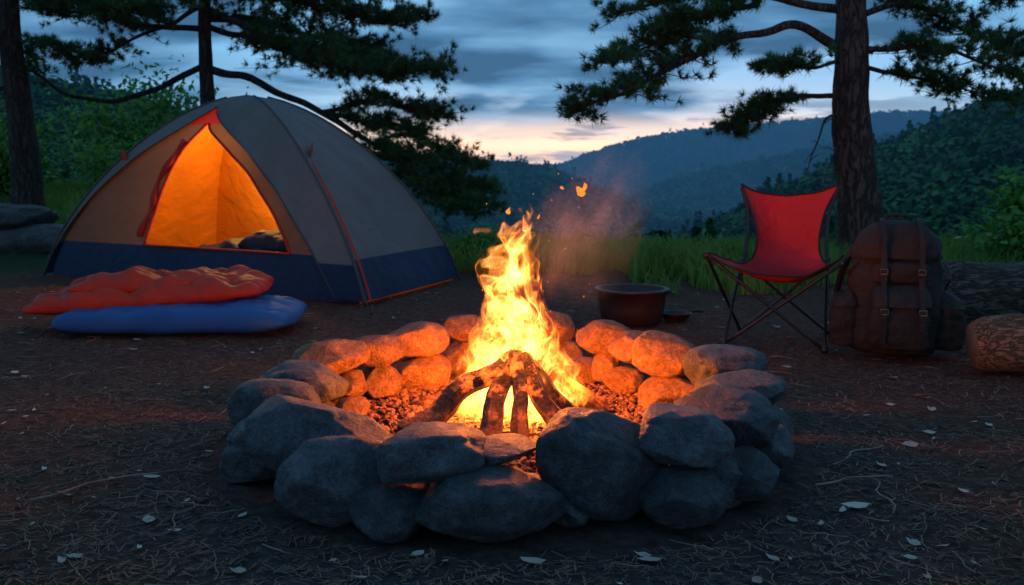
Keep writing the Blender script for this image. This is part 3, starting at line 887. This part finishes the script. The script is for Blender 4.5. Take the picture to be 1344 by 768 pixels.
# ------------------------------------------------------------------ tent
def cloth(name, c, rough=0.75, tr=0.0, wscale=5, bd=.05, bs=.6):
    m, nt, b = newmat(name)
    v = coord(nt)
    f, _ = noise_tex(nt, v, 2.2, 4, 0.6)
    cc = ramp(nt, [(0.3, tuple(x * .75 for x in c)), (0.7, c)], f)
    nt.links.new(cc, b.inputs['Base Color']); b.inputs['Roughness'].default_value = rough
    b.inputs['Specular IOR Level'].default_value = 0.3
    h1, _ = noise_tex(nt, v, wscale, 3, 0.5, 0.6); h2, _ = noise_tex(nt, v, 260, 2)
    bump(nt, b, math_n(nt, 'ADD', h1, math_n(nt, 'MULTIPLY', h2, .03)), bs, bd)
    if tr:
        t = nt.nodes.new('ShaderNodeBsdfTranslucent'); nt.links.new(cc, t.inputs[0])
        mx = nt.nodes.new('ShaderNodeMixShader'); mx.inputs[0].default_value = tr
        nt.links.new(b.outputs[0], mx.inputs[1]); nt.links.new(t.outputs[0], mx.inputs[2])
        nt.links.new(mx.outputs[0], nt.nodes['Material Output'].inputs[0])
    return m
M_fly = cloth('fly_fabric', (0.145, 0.142, 0.132), tr=0.01)
M_navy = cloth('navy_fabric', (0.012, 0.026, 0.064))
M_tan = cloth('tan_panel', (0.20, 0.11, 0.055), tr=0.22)
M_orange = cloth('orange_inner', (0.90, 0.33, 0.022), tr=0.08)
M_redtrim = cloth('red_trim', (0.50, 0.035, 0.02), tr=0.15)
M_darkbed = cloth('dark_bedding', (0.02, 0.02, 0.03))

tang = math.atan2(-1.85, 3.05)
HX, HY, HT = 1.75, 0.78, 1.52
tent = empty('dome_tent', (-2.54 + .518 * HY, 7.225 + .854 * HY, 0.0), (0, 0, tang))
def rz(t): return max(0.0, (1 - t ** 1.35)) ** 0.6
def tp_(face, u, t, k=1.0, wr=0.0):
    r = rz(t)
    hx, hy, ht = HX * k, HY * k, HT * (1 + (k - 1) * 0.5)
    bul = 0.05 * (1 - u * u) * math.sin(math.pi * min(1, t * 1.1))
    if face == 'F': p = Vector((u * hx * r, -hy * r + bul * .5, t * ht))
    elif face == 'B': p = Vector((-u * hx * r, hy * r - bul, t * ht))
    elif face == 'R': p = Vector((hx * r - bul, u * hy * r, t * ht))
    else: p = Vector((-hx * r + bul, -u * hy * r, t * ht))
    p.x *= 1 - 0.11 * (p.y / HY + 1) * .5 * 1.6
    p.x += -0.10 * t
    if wr:
        e = (1 - abs(u)) * min(1, t * 4 + .15)
        n_ = noise.noise(p * 3.1) * .5 + noise.noise(Vector((p.x * 6 + p.z * 4, p.y * 6, p.z * 2.0))) * .4
        n_ += .5 * math.sin((abs(u) * 11 + t * 6)) * (1 - t) * noise.noise(Vector((u * 4, t * 3, 1)))
        dirv = {'F': Vector((0, -1, 0)), 'B': Vector((0, 1, 0)), 'R': Vector((1, 0, 0)), 'L': Vector((-1, 0, 0))}[face]
        p += dirv * n_ * wr * e
    return p
def panel(name, face, lo, hi, t0, t1, mats, k=1.0, nu=24, nt_=40, split=None, wr=0.05):
    V = []; F = []; M = []
    ts = [t0 + (t1 - t0) * i / nt_ for i in range(nt_ + 1)]
    if split is not None and t0 < split < t1:
        j = min(range(1, nt_), key=lambda i: abs(ts[i] - split)); ts[j] = split
    for t in ts:
        a = lo(t); b_ = hi(t)
        for i in range(nu + 1):
            V.append(tp_(face, a + (b_ - a) * i / nu, t, k, wr))
    for j in range(nt_):
        for i in range(nu):
            q = j * (nu + 1) + i
            F.append((q, q + 1, q + nu + 2, q + nu + 1))
            M.append(1 if (split is not None and ts[j + 1] <= split + 1e-6) else 0)
    return mesh_obj(name, V, F, mats, tent, True, M)
def itp(*pr):
    xs = [p[0] for p in pr]; ys = [p[1] for p in pr]
    return lambda t: float(np.interp(t, xs, ys))
def smooth_itp(*pr):
    f = itp(*pr)
    return lambda t: (f(t - .04) + f(t - .02) + f(t) + f(t + .02) + f(t + .04)) / 5
one = lambda t: 1.0; mone = lambda t: -1.0
T9 = 0.93
flyR = smooth_itp((0, .86), (.25, .77), (.5, .64), (.7, .42), (.82, .10), (T9, -.35), (1, -.6))
flyL = smooth_itp((0, -1.0), (.3, -.965), (.5, -.93), (.7, -.82), (.82, -.62), (T9, -.35), (1, -.3))
K = 1.035
panel('fly_right', 'R', mone, one, 0.015, 1.0, [M_fly, M_navy], K, split=0.19)
panel('fly_back', 'B', mone, one, 0.015, 1.0, [M_fly, M_navy], K, split=0.19)
panel('fly_left', 'L', mone, one, 0.015, 1.0, [M_fly, M_navy], K, split=0.19)
panel('fly_front_right', 'F', flyR, one, 0.015, T9, [M_fly, M_navy], K, split=0.17, nu=14)
panel('fly_front_left', 'F', mone, flyL, 0.015, T9, [M_fly, M_navy], K, split=0.17, nu=5)
panel('fly_top', 'F', mone, one, T9, 1.0, [M_fly, M_navy], K, nt_=8)
SILL = 0.205; DT = 0.85
dL = smooth_itp((0.1, -.34), (.24, -.345), (.4, -.35), (.6, -.38), (.74, -.38), (.85, -.28), (1, -.2))
dR = smooth_itp((0.1, .66), (.24, .655), (.4, .59), (.6, .42), (.74, .12), (.85, -.28), (1, -.4))
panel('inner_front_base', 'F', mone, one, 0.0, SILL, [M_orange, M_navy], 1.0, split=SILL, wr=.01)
panel('inner_front_left', 'F', mone, dL, SILL, DT, [M_tan], 1.0, nu=10, wr=.01)
panel('inner_front_right', 'F', dR, one, SILL, DT, [M_tan], 1.0, nu=12, wr=.01)
panel('inner_front_top', 'F', mone, one, DT, 1.0, [M_redtrim], 1.0, nt_=8, wr=.01)
for f_, n_ in (('R', 'inner_right'), ('B', 'inner_back'), ('L', 'inner_left')):
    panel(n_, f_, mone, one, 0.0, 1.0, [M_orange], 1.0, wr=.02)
mb = MB()
pl = [tp_('F', dL(SILL + (DT - SILL) * i / 30), SILL + (DT - SILL) * i / 30, 1.008) for i in range(31)]
pr = [tp_('F', dR(SILL + (DT - SILL) * i / 30), SILL + (DT - SILL) * i / 30, 1.008) for i in range(31)]
mb.add(*tube(pl, 0.012, 8)); mb.add(*tube(pr, 0.011, 8))
mb.add(*tube([tp_('F', dL(SILL) + (dR(SILL) - dL(SILL)) * i / 20, SILL, 1.008) for i in range(21)], 0.009, 8))
fl_ = [p + Vector((-.045 - .02 * math.sin(i * .5), -.02, 0)) for i, p in enumerate(pl)]
mb.add(*tube(fl_[2:27], [.022 + .008 * math.sin(i * .8) for i in range(25)], 8, .2, 9))
mb.obj('door_trim', M_redtrim, tent)
M_pole = simple('pole_sleeve', (0.05, 0.045, 0.04), rough=.6)
mb = MB()
for sx_ in (-1, 1):
    for face in ('F', 'B'):
        u = sx_ if face == 'F' else -sx_
        mb.add(*tube([tp_(face, u, 0.0 + 0.985 * i / 40, K + .004) for i in range(41)], 0.009, 8))
mb.add(*tube([tp_('F', flyR(.015 + (T9 - .015) * i / 40), .015 + (T9 - .015) * i / 40, K + .004, 0.0) for i in range(41)], 0.006, 6))
mb.add(*tube([tp_('F', flyL(.015 + (T9 - .015) * i / 40), .015 + (T9 - .015) * i / 40, K + .004, 0.0) for i in range(41)], 0.006, 6))
mb.obj('poles_and_hems', M_pole, tent)
mb = MB()
def ribbon(pts, w, side):
    V = []; F = []
    for p in pts:
        V += [p - side * w / 2, p + side * w / 2]
    for i in range(len(pts) - 1):
        F.append((2 * i, 2 * i + 1, 2 * i + 3, 2 * i + 2))
    return V, F
st_ = [tp_('R', -.93, .62 - .60 * i / 20, K + .018) for i in range(21)]
mb.add(*ribbon(st_, .018, Vector((.3, 1, 0)).normalized()))
mb.add(*ribbon([tp_('R', -.85 + .25 * i / 4, .66 + .01 * i, K + .02) for i in range(5)], .09, Vector((0, 0, 1))))
mb.add(*ribbon([tp_('F', -.97 + .06 * i / 4, .66, K + .02) for i in range(5)], .09, Vector((0, 0, 1))))
mb.obj('red_webbing', M_redtrim, tent)
V = [(-1.6, -.73, .03), (1.6, -.73, .03), (1.4, .70, .03), (-1.4, .70, .03)]
mesh_obj('tent_floor', V, [(0, 1, 2, 3)], M_navy, tent)
mb = MB()
for (px, py, ax, ay, az) in [(2.15, -1.15, 1.58, -.70, .45), (-2.35, -1.1, -1.5, -.66, .5), (2.0, 1.2, 1.23, .70, .4)]:
    mb.add(*tube([(px, py, .02), (ax, ay, az)], .003, 5))
    mb.add(*tube([(px, py, -.03), (px + .02, py, .07)], .007, 6))
mb.obj('guylines', M_pole, tent)
plight('tent_lantern_light', (-0.05, 0.0, 0.90), 46, (1.0, 0.52, 0.13), 0.12, tent)

def pillow(name, lx, ly, h, mat, parent=None, qn=0, qdir=0, wr=.02, seed=0, nx=100, ny=50, e=4.0, qd=.26, sk=0.0):
    V = []; F = []
    o = Vector((seed * 3.3, seed * 1.7, 0))
    def zt(u, v):
        b_ = max(0, 1 - abs(u) ** e) ** .45 * max(0, 1 - abs(v) ** e) ** .45
        q = 1.0
        if qn:
            c = u if qdir == 0 else v
            c = c + 0.10 * noise.noise(Vector((u * 2, v * 2, seed))) + sk * (v if qdir == 0 else u)
            q = (1 - qd) + qd * abs(math.sin(c * qn * math.pi / 2)) ** .6
        return b_ * q
    for s in (1, -1):
        for j in range(ny + 1):
            for i in range(nx + 1):
                u = -1 + 2 * i / nx; v = -1 + 2 * j / ny
                u = math.sin(u * math.pi / 2) * .4 + u * .6; v = math.sin(v * math.pi / 2) * .4 + v * .6
                x = u * lx * (1 - .05 * v * v); y = v * ly * (1 - .06 * u * u)
                w = noise.noise(Vector((x * 5, y * 5, s)) + o) + .4 * noise.noise(Vector((x * 13, y * 13, s)) + o)
                x += .02 * noise.noise(Vector((u * 3, v * 3, 2)) + o); y += .03 * noise.noise(Vector((u * 3, v * 3, 7)) + o)
                if s > 0: z = h * .35 + zt(u, v) * (h * .65 + wr * w)
                else: z = h * .35 - zt(u, v) * h * .35
                V.append((x, y, z))
    n1 = (nx + 1) * (ny + 1)
    for j in range(ny):
        for i in range(nx):
            q = j * (nx + 1) + i
            F.append((q, q + 1, q + nx + 2, q + nx + 1)); q += n1
            F.append((q, q + nx + 1, q + nx + 2, q + 1))
    ob = mesh_obj(name, V, F, mat, parent)
    bm = bmesh.new(); bm.from_mesh(ob.data); bmesh.ops.remove_doubles(bm, verts=bm.verts, dist=.0008); bm.to_mesh(ob.data); bm.free()
    ob.data.polygons.foreach_set('use_smooth', [True] * len(ob.data.polygons))
    return ob
b1 = pillow('bedding', .70, .28, .32, M_darkbed, tent, 3, 0, .04, 4); b1.location = (.35, -.32, .05)
b2 = pillow('bedding_roll', .40, .2, .18, M_darkbed, tent, 2, 0, .03, 6); b2.location = (.70, -.36, .27)

M_bluepad = cloth('blue_pad_fabric', (0.020, 0.095, 0.26), 0.6, wscale=10, bd=.02, bs=.4)
M_redbag = cloth('red_bag_fabric', (0.60, 0.032, 0.006), 0.65, wscale=9, bd=.03, bs=.5)
pad = pillow('sleeping_pad', .66, .38, .17, M_bluepad, None, 3, 1, .03, 2, e=6)
pad.location = (-1.89, 5.36, .0); pad.rotation_euler = (0, 0, math.radians(2))
bag = empty('sleeping_bag', (-2.10, 5.50, .12), (0, 0, math.radians(6)))
p1 = pillow('lower_fold', .67, .34, .16, M_redbag, bag, 7, 0, .05, 3, qd=.30, sk=.25); p1.location = (-.02, 0, -.01); p1.rotation_euler = (0, math.radians(-4), 0)
p2 = pillow('upper_fold', .56, .27, .12, M_redbag, bag, 5, 0, .05, 9, qd=.30, sk=-.2); p2.location = (.08, .04, .07); p2.rotation_euler = (0, math.radians(0), math.radians(3))

# ------------------------------------------------------------------ camp chair
M_red = cloth('chair_red', (0.64, 0.022, 0.028), 0.6, tr=.10, wscale=12, bd=.03)
M_blk = simple('black_steel', (0.02, 0.02, 0.022), rough=.4, metal=.3)
M_blkfab = cloth('black_webbing', (0.02, 0.02, 0.022))
chair = empty('camping_chair', (1.425, 4.88, 0), (0, 0, math.radians(-13)))
mb = MB()
def rod(a, b_, r=.009, s=10): mb.add(*tube(catmull([a, Vector(a).lerp(Vector(b_), .5), b_], 4), r, s))
FLt, FRt, BLt, BRt = (-.29, -.20, .012), (.20, -.28, .012), (-.20, .24, .012), (.28, .20, .012)
sFL, sFR, sBL, sBR = (-.39, -.22, .475), (.27, -.26, .45), (-.205, .17, .41), (.245, .17, .43)
rod(FLt, sFR); rod(FRt, sFL); rod(BLt, sBR); rod(BRt, sBL)
rod(FLt, sBL); rod(BLt, sFL); rod(FRt, sBR); rod(BRt, sFR)
mb.add(*tube(catmull([(-.215, .17, .28), (-.185, .22, .48), (-.175, .28, .66), (-.215, .31, .81)], 8), .010, 10))
mb.add(*tube(catmull([(.255, .17, .28), (.240, .22, .48), (.250, .28, .66), (.300, .31, .82)], 8), .010, 10))
for f_ in (FLt, FRt, BLt, BRt):
    mb.add(*tube([(f_[0], f_[1], 0), (f_[0], f_[1], .03)], .017, 12))
for s_ in (sFL, sFR, sBL, sBR):
    mb.add(*tube([(s_[0], s_[1], s_[2] - .02), (s_[0], s_[1], s_[2] + .015)], .014, 10))
mb.obj('frame', M_blk, chair)
rows = [  # y, z_edge, z_mid, hwL, hwR
 (-.25, .485, .375, .395, .275), (-.19, .470, .352, .350, .270), (-.08, .440, .330, .280, .26), (.04, .415, .325, .225, .245), (.13, .41, .335, .185, .235),
 (.185, .43, .365, .150, .215), (.215, .49, .43, .130, .20), (.245, .57, .52, .132, .205), (.272, .66, .61, .155, .225), (.293, .75, .685, .190, .262), (.305, .83, .765, .218, .303)]
ys = catmull([(r[0], r[1], r[2]) for r in rows], 5); hw = catmull([(r[3], r[4], 0) for r in rows], 5)
def sheet(off_, ):
    V = []
    for a, h in zip(ys, hw):
        for i in range(25):
            u = -1 + 2 * i / 24
            x = (u * h[0] if u < 0 else u * h[1])
            z = a[2] + (a[1] - a[2]) * abs(u) ** 2.2
            isb = sstep(.40, .55, a[1]) if a[0] > .1 else 0
            yy = a[0] + isb * .08 * (1 - u * u)
            w = .007 * noise.noise((x * 10, a[0] * 10, a[1] * 8))
            V.append((x, yy + (off_ if isb > .5 else 0) + w, z - (off_ if isb <= .5 else 0) + w))
    return V
A = sheet(0); n = len(ys); F = []
B = sheet(.006)
for j in range(n - 1):
    for i in range(24):
        q = j * 25 + i
        F.append((q, q + 1, q + 26, q + 25)); F.append((q + n * 25, q + 25 + n * 25, q + 26 + n * 25, q + 1 + n * 25))
mesh_obj('seat_and_back', A + B, F, M_red, chair)
mb = MB()
A = [Vector(a) for a in A]
mb.add(*tube([A[j * 25] for j in range(n)], .006, 6)); mb.add(*tube([A[j * 25 + 24] for j in range(n)], .006, 6))
mb.add(*tube([A[i] for i in range(25)], .006, 6)); mb.add(*tube([A[(n - 1) * 25 + i] for i in range(25)], .006, 6))
mb.obj('edge_binding', M_blkfab, chair)

# ------------------------------------------------------------------ backpack
M_pack = cloth('pack_canvas', (0.036, 0.025, 0.021), 0.9, wscale=14, bd=.04)
M_pack2 = cloth('pack_leather', (0.027, 0.018, 0.015), 0.65, wscale=14, bd=.03)
M_buckle = simple('buckle_metal', (0.25, 0.22, 0.18), rough=.4, metal=.8)
pack = empty('backpack', (1.885, 4.53, 0.0), (math.radians(-4), 0, math.radians(-14)))
pack.scale = (.99, .98, .96)
def loft(rings, seg=48, ex=2.7, wr=.02, seed=0):
    V = []; F = []
    R = catmull([Vector((r[0], r[1], r[2])) for r in rings], 8)
    Cc = catmull([Vector((r[3], r[4], 0)) for r in rings], 8)
    for q, c in zip(R, Cc):
        for k in range(seg):
            a = 2 * math.pi * k / seg
            x = math.copysign(abs(math.cos(a)) ** (2 / ex), math.cos(a)) * q.y; y = math.copysign(abs(math.sin(a)) ** (2 / ex), math.sin(a)) * q.z
            p = Vector((c.x + x, c.y + y, q.x))
            w = noise.noise(p * 6 + Vector((seed, 0, 0))) + .6 * noise.noise(Vector((p.x * 14, p.y * 14, p.z * 26)) + Vector((seed, 0, 0))) 
            d = Vector((x, y, 0)); d = d.normalized() if d.length > 1e-5 else d
            V.append(p + d * w * wr)
    n_ = len(R)
    for i in range(n_ - 1):
        for k in range(seg):
            a = i * seg + k; b_ = i * seg + (k + 1) % seg
            F.append((a, b_, b_ + seg, a + seg))
    F.append(tuple(range(seg - 1, -1, -1))); F.append(tuple(range((n_ - 1) * seg, n_ * seg)))
    return V, F
def pk(name, rings, mat=M_pack, **k):
    V, F = loft(rings, **k); return mesh_obj(name, V, F, mat, pack)
pk('main_body', [(0.005, .12, .08, 0, 0), (.02, .185, .12, 0, 0), (.10, .215, .145, 0, 0), (.30, .22, .15, 0, 0), (.48, .205, .14, 0, .01), (.58, .18, .125, 0, .02), (.63, .12, .08, 0, .02)])
pk('top_lid', [(.49, .190, .150, 0, -.01), (.50, .208, .165, 0, -.01), (.57, .200, .160, 0, 0), (.63, .165, .135, 0, .01), (.675, .11, .09, 0, .02), (.69, .04, .04, 0, .02)], seed=3)
pk('front_pocket', [(.04, .08, .03, 0, -.15), (.055, .125, .06, 0, -.16), (.14, .135, .075, 0, -.17), (.26, .13, .07, 0, -.165), (.33, .115, .05, 0, -.15), (.35, .08, .03, 0, -.14)], seed=5)
pk('front_pocket_flap', [(.255, .138, .075, 0, -.172), (.262, .142, .08, 0, -.172), (.32, .135, .07, 0, -.16), (.365, .11, .04, 0, -.14)], M_pack2, seed=6, wr=.008)
pk('upper_pocket', [(.37, .09, .02, 0, -.14), (.385, .12, .04, 0, -.145), (.45, .12, .045, 0, -.145), (.48, .10, .03, 0, -.13)], seed=8)
for s_, nm in ((-1, 'left'), (1, 'right')):
    pk('side_pocket_' + nm, [(.035, .03, .05, s_ * .23, -.01), (.05, .065, .09, s_ * .235, -.01), (.14, .075, .10, s_ * .24, -.01), (.26, .068, .095, s_ * .235, -.01), (.31, .03, .05, s_ * .22, -.01)], seed=9 + s_)
    pk('side_flap_' + nm, [(.245, .075, .10, s_ * .236, -.01), (.25, .08, .105, s_ * .236, -.01), (.30, .06, .085, s_ * .228, -.01), (.33, .03, .05, s_ * .215, -.01)], M_pack2, seed=12 + s_, wr=.007)
mb = MB()
for sx_ in (-.085, .085):
    pts = catmull([(sx_, .05, .70), (sx_, -.07, .69), (sx_, -.165, .61), (sx_, -.195, .52), (sx_, -.21, .44), (sx_, -.21, .38), (sx_, -.255, .30), (sx_, -.272, .20), (sx_, -.25, .08)], 5)
    mb.add(*ribbon(pts, .024, Vector((1, 0, 0))))
    mb.add(*ribbon([p + Vector((0, -.004, 0)) for p in pts[18:26]], .030, Vector((1, 0, 0))))
for s_ in (-1, 1):
    pts = catmull([(s_ * .20, -.10, .47), (s_ * .245, -.03, .40), (s_ * .235, .05, .34)], 5); mb.add(*ribbon(pts, .02, Vector((0, 0, 1))))
    mb.add(*tube(catmull([(s_ * .09, .13, .62), (s_ * .17, .20, .56), (s_ * .24, .23, .38), (s_ * .25, .20, .2), (s_ * .17, .14, .09)], 7), [.022, .014], 8))
mb.add(*tube(catmull([(-.05, .06, .685), (-.04, .06, .715), (.04, .06, .715), (.05, .06, .685)], 6), .009, 8))
mb.obj('straps', M_pack2, pack)
mb = MB()
for sx_ in (-.085, .085):
    for (yy, zz) in ((-.215, .43), (-.278, .235)):
        P = [(sx_ - .016, yy, zz - .012), (sx_ + .016, yy, zz - .012), (sx_ + .016, yy, zz + .012), (sx_ - .016, yy, zz + .012), (sx_ - .016, yy, zz - .012)]
        mb.add(*tube(P, .0025, 6))
mb.obj('buckles', M_buckle, pack)

# ------------------------------------------------------------------ pot and pan
M_pot = simple('cast_iron', (0.05, 0.026, 0.023), (0.03, 0.017, 0.015), 12, .45, .2, 60, .003, metal=.3)
sg = 48
def lathe(prof):
    V = []; F = []
    for r, z in prof:
        for k in range(sg):
            a = 2 * math.pi * k / sg; V.append((r * math.cos(a), r * math.sin(a), z))
    for i in range(len(prof) - 1):
        for k in range(sg):
            a = i * sg + k; b_ = i * sg + (k + 1) % sg; F.append((a, b_, b_ + sg, a + sg))
    return V, F
pot = empty('cooking_pot', (.715, 5.50, 0))
V, F = lathe([(0.001, .005), (.155, .005), (.18, .02), (.195, .10), (.205, .195), (.222, .20), (.222, .212), (.198, .212), (.188, .10), (.165, .035), (0.001, .03)])
mesh_obj('pot_body', V, F, M_pot, pot)
mb = MB()
mb.add(*tube(catmull([(-.205, -.04, .18), (-.245, -.03, .185), (-.245, .03, .185), (-.205, .04, .18)], 6), .007, 8))
mb.add(*tube(catmull([(.205, -.04, .18), (.245, -.03, .185), (.245, .03, .185), (.205, .04, .18)], 6), .007, 8))
mb.obj('handles', M_pot, pot)
pan = empty('frying_pan', (1.0, 5.62, 0), (0, 0, .4))
V, F = lathe([(0.001, .004), (.07, .004), (.095, .045), (.10, .047), (.092, .047), (.07, .012), (0.001, .010)])
mesh_obj('pan_dish', V, F, M_pot, pan)
V, F = tube(catmull([(.09, 0, .043), (.14, 0, .05), (.19, 0, .045)], 5), [.008, .011], 8)
mesh_obj('pan_handle', V, F, M_blk, pan)

# ------------------------------------------------------------------ logs
def flog(name, a, b_, r, seed, mat):
    a = Vector(a); b_ = Vector(b_); c = (a + b_) / 2
    N = 60
    path = [a.lerp(b_, k / N) - c + Vector((0, noise.noise((k * .08, seed, 0)), noise.noise((k * .08, seed, 4)))) * .03 for k in range(N + 1)]
    rad = [r * (1 + .05 * math.sin(k * .3 + seed) + .06 * noise.noise((k * .3, seed, 1))) * (min(1, .80 + .12 * k) if k < 3 else 1) for k in range(N + 1)]
    V, F = tube(path, rad, 40, .12, 6.0)
    e = empty(name, c)
    midx = [0] * (len(F) - 2) + [1, 1]
    mesh_obj('trunk', V, F, [mat, M_wood_end], e, True, midx)
flog('fallen_log', (2.40, 5.28, .19), (5.0, 4.95, .20), .21, 2, M_logb)
flog('fallen_log', (2.09, 4.16, .11), (4.0, 3.66, .12), .128, 5, M_logb2)

# ------------------------------------------------------------------ world, sun, camera
w = bpy.data.worlds.new('World'); scene.world = w; w.use_nodes = True
nt = w.node_tree; bg = nt.nodes['Background']
d = coord(nt, 'Generated')
sx = nt.nodes.new('ShaderNodeSeparateXYZ'); nt.links.new(d, sx.inputs[0]); z = sx.outputs[2]
grad = ramp(nt, [(0.0, (0.50, 0.46, 0.45)), (0.03, (0.98, 0.70, 0.53)), (0.050, (0.75, 0.66, 0.62)), (0.068, (0.30, 0.50, 0.68)), (0.10, (0.17, 0.43, 0.70)), (0.20, (0.15, 0.43, 0.74)), (0.45, (0.11, 0.31, 0.60)), (1.0, (0.08, 0.24, 0.48))], z)
sky = nt.nodes.new('ShaderNodeTexSky'); sky.sky_type = 'NISHITA'; sky.sun_disc = False
sky.sun_elevation = math.radians(1.0); sky.sun_rotation = math.radians(8)
base = mixc(nt, 1.0, grad, mixc(nt, 1.0, sky.outputs[0], (0.01, 0.01, 0.01), 'MULTIPLY'), 'ADD')
zz = math_n(nt, 'ADD', math_n(nt, 'MAXIMUM', z, 0.0), 0.15)
cv = nt.nodes.new('ShaderNodeCombineXYZ')
nt.links.new(math_n(nt, 'DIVIDE', sx.outputs[0], zz), cv.inputs[0]); nt.links.new(math_n(nt, 'DIVIDE', sx.outputs[1], zz), cv.inputs[1])
n1, _ = noise_tex(nt, vmath(nt, 'ADD', vmath(nt, 'MULTIPLY', cv.outputs[0], (0.75, 0.8, 1)), (1.3, 0.4, 0)), 1.0, 6, 0.5, 0.3)
n2, _ = noise_tex(nt, vmath(nt, 'MULTIPLY', cv.outputs[0], (0.9, 1.5, 1)), 1.5, 5, 0.5)
cl = ramp(nt, [(0.40, 0), (0.50, 1)], n1)
n3, _ = noise_tex(nt, vmath(nt, 'MULTIPLY', d, (5, 5, 45)), 1.0, 5, 0.6)
hm0 = ramp(nt, [(0.0, 0.3), (0.03, 0.05), (0.052, 0.35), (0.07, 1.0)], z)
streak = math_n(nt, 'MULTIPLY', ramp(nt, [(0.50, 0), (0.58, 1)], n3), ramp(nt, [(0.0, 1), (0.06, .9), (0.11, 0)], z))
fac = math_n(nt, 'MAXIMUM', math_n(nt, 'MULTIPLY', cl, hm0), math_n(nt, 'MULTIPLY', streak, .8))
ccol = ramp(nt, [(0.40, (0.030, 0.095, 0.19)), (0.52, (0.070, 0.19, 0.35)), (0.66, (0.16, 0.34, 0.54))], n2)
fin = mixc(nt, math_n(nt, 'MULTIPLY', fac, 0.94), base, ccol)
nt.links.new(fin, bg.inputs[0]); bg.inputs[1].default_value = 1.3

sl = bpy.data.lights.new('sun', 'SUN'); sl.energy = 0.08; sl.angle = math.radians(12); sl.color = (0.75, 0.85, 1.0)
so = bpy.data.objects.new('sun', sl); link(so); so.rotation_euler = (math.radians(-62), 0, math.radians(-8))

cam = bpy.data.cameras.new('camera'); co = bpy.data.objects.new('camera', cam); link(co)
co.location = (0, 0, 0.88); co.rotation_euler = (math.radians(90 - 7.2), 0, 0)
cam.lens = 32.7; cam.sensor_width = 36; cam.clip_start = 0.05; cam.clip_end = 5000
cam.dof.use_dof = True; cam.dof.focus_distance = 2.8; cam.dof.aperture_fstop = 5.6
scene.camera = co
scene.view_settings.view_transform = 'Standard'
scene.view_settings.look = 'None'
scene.view_settings.exposure = 0
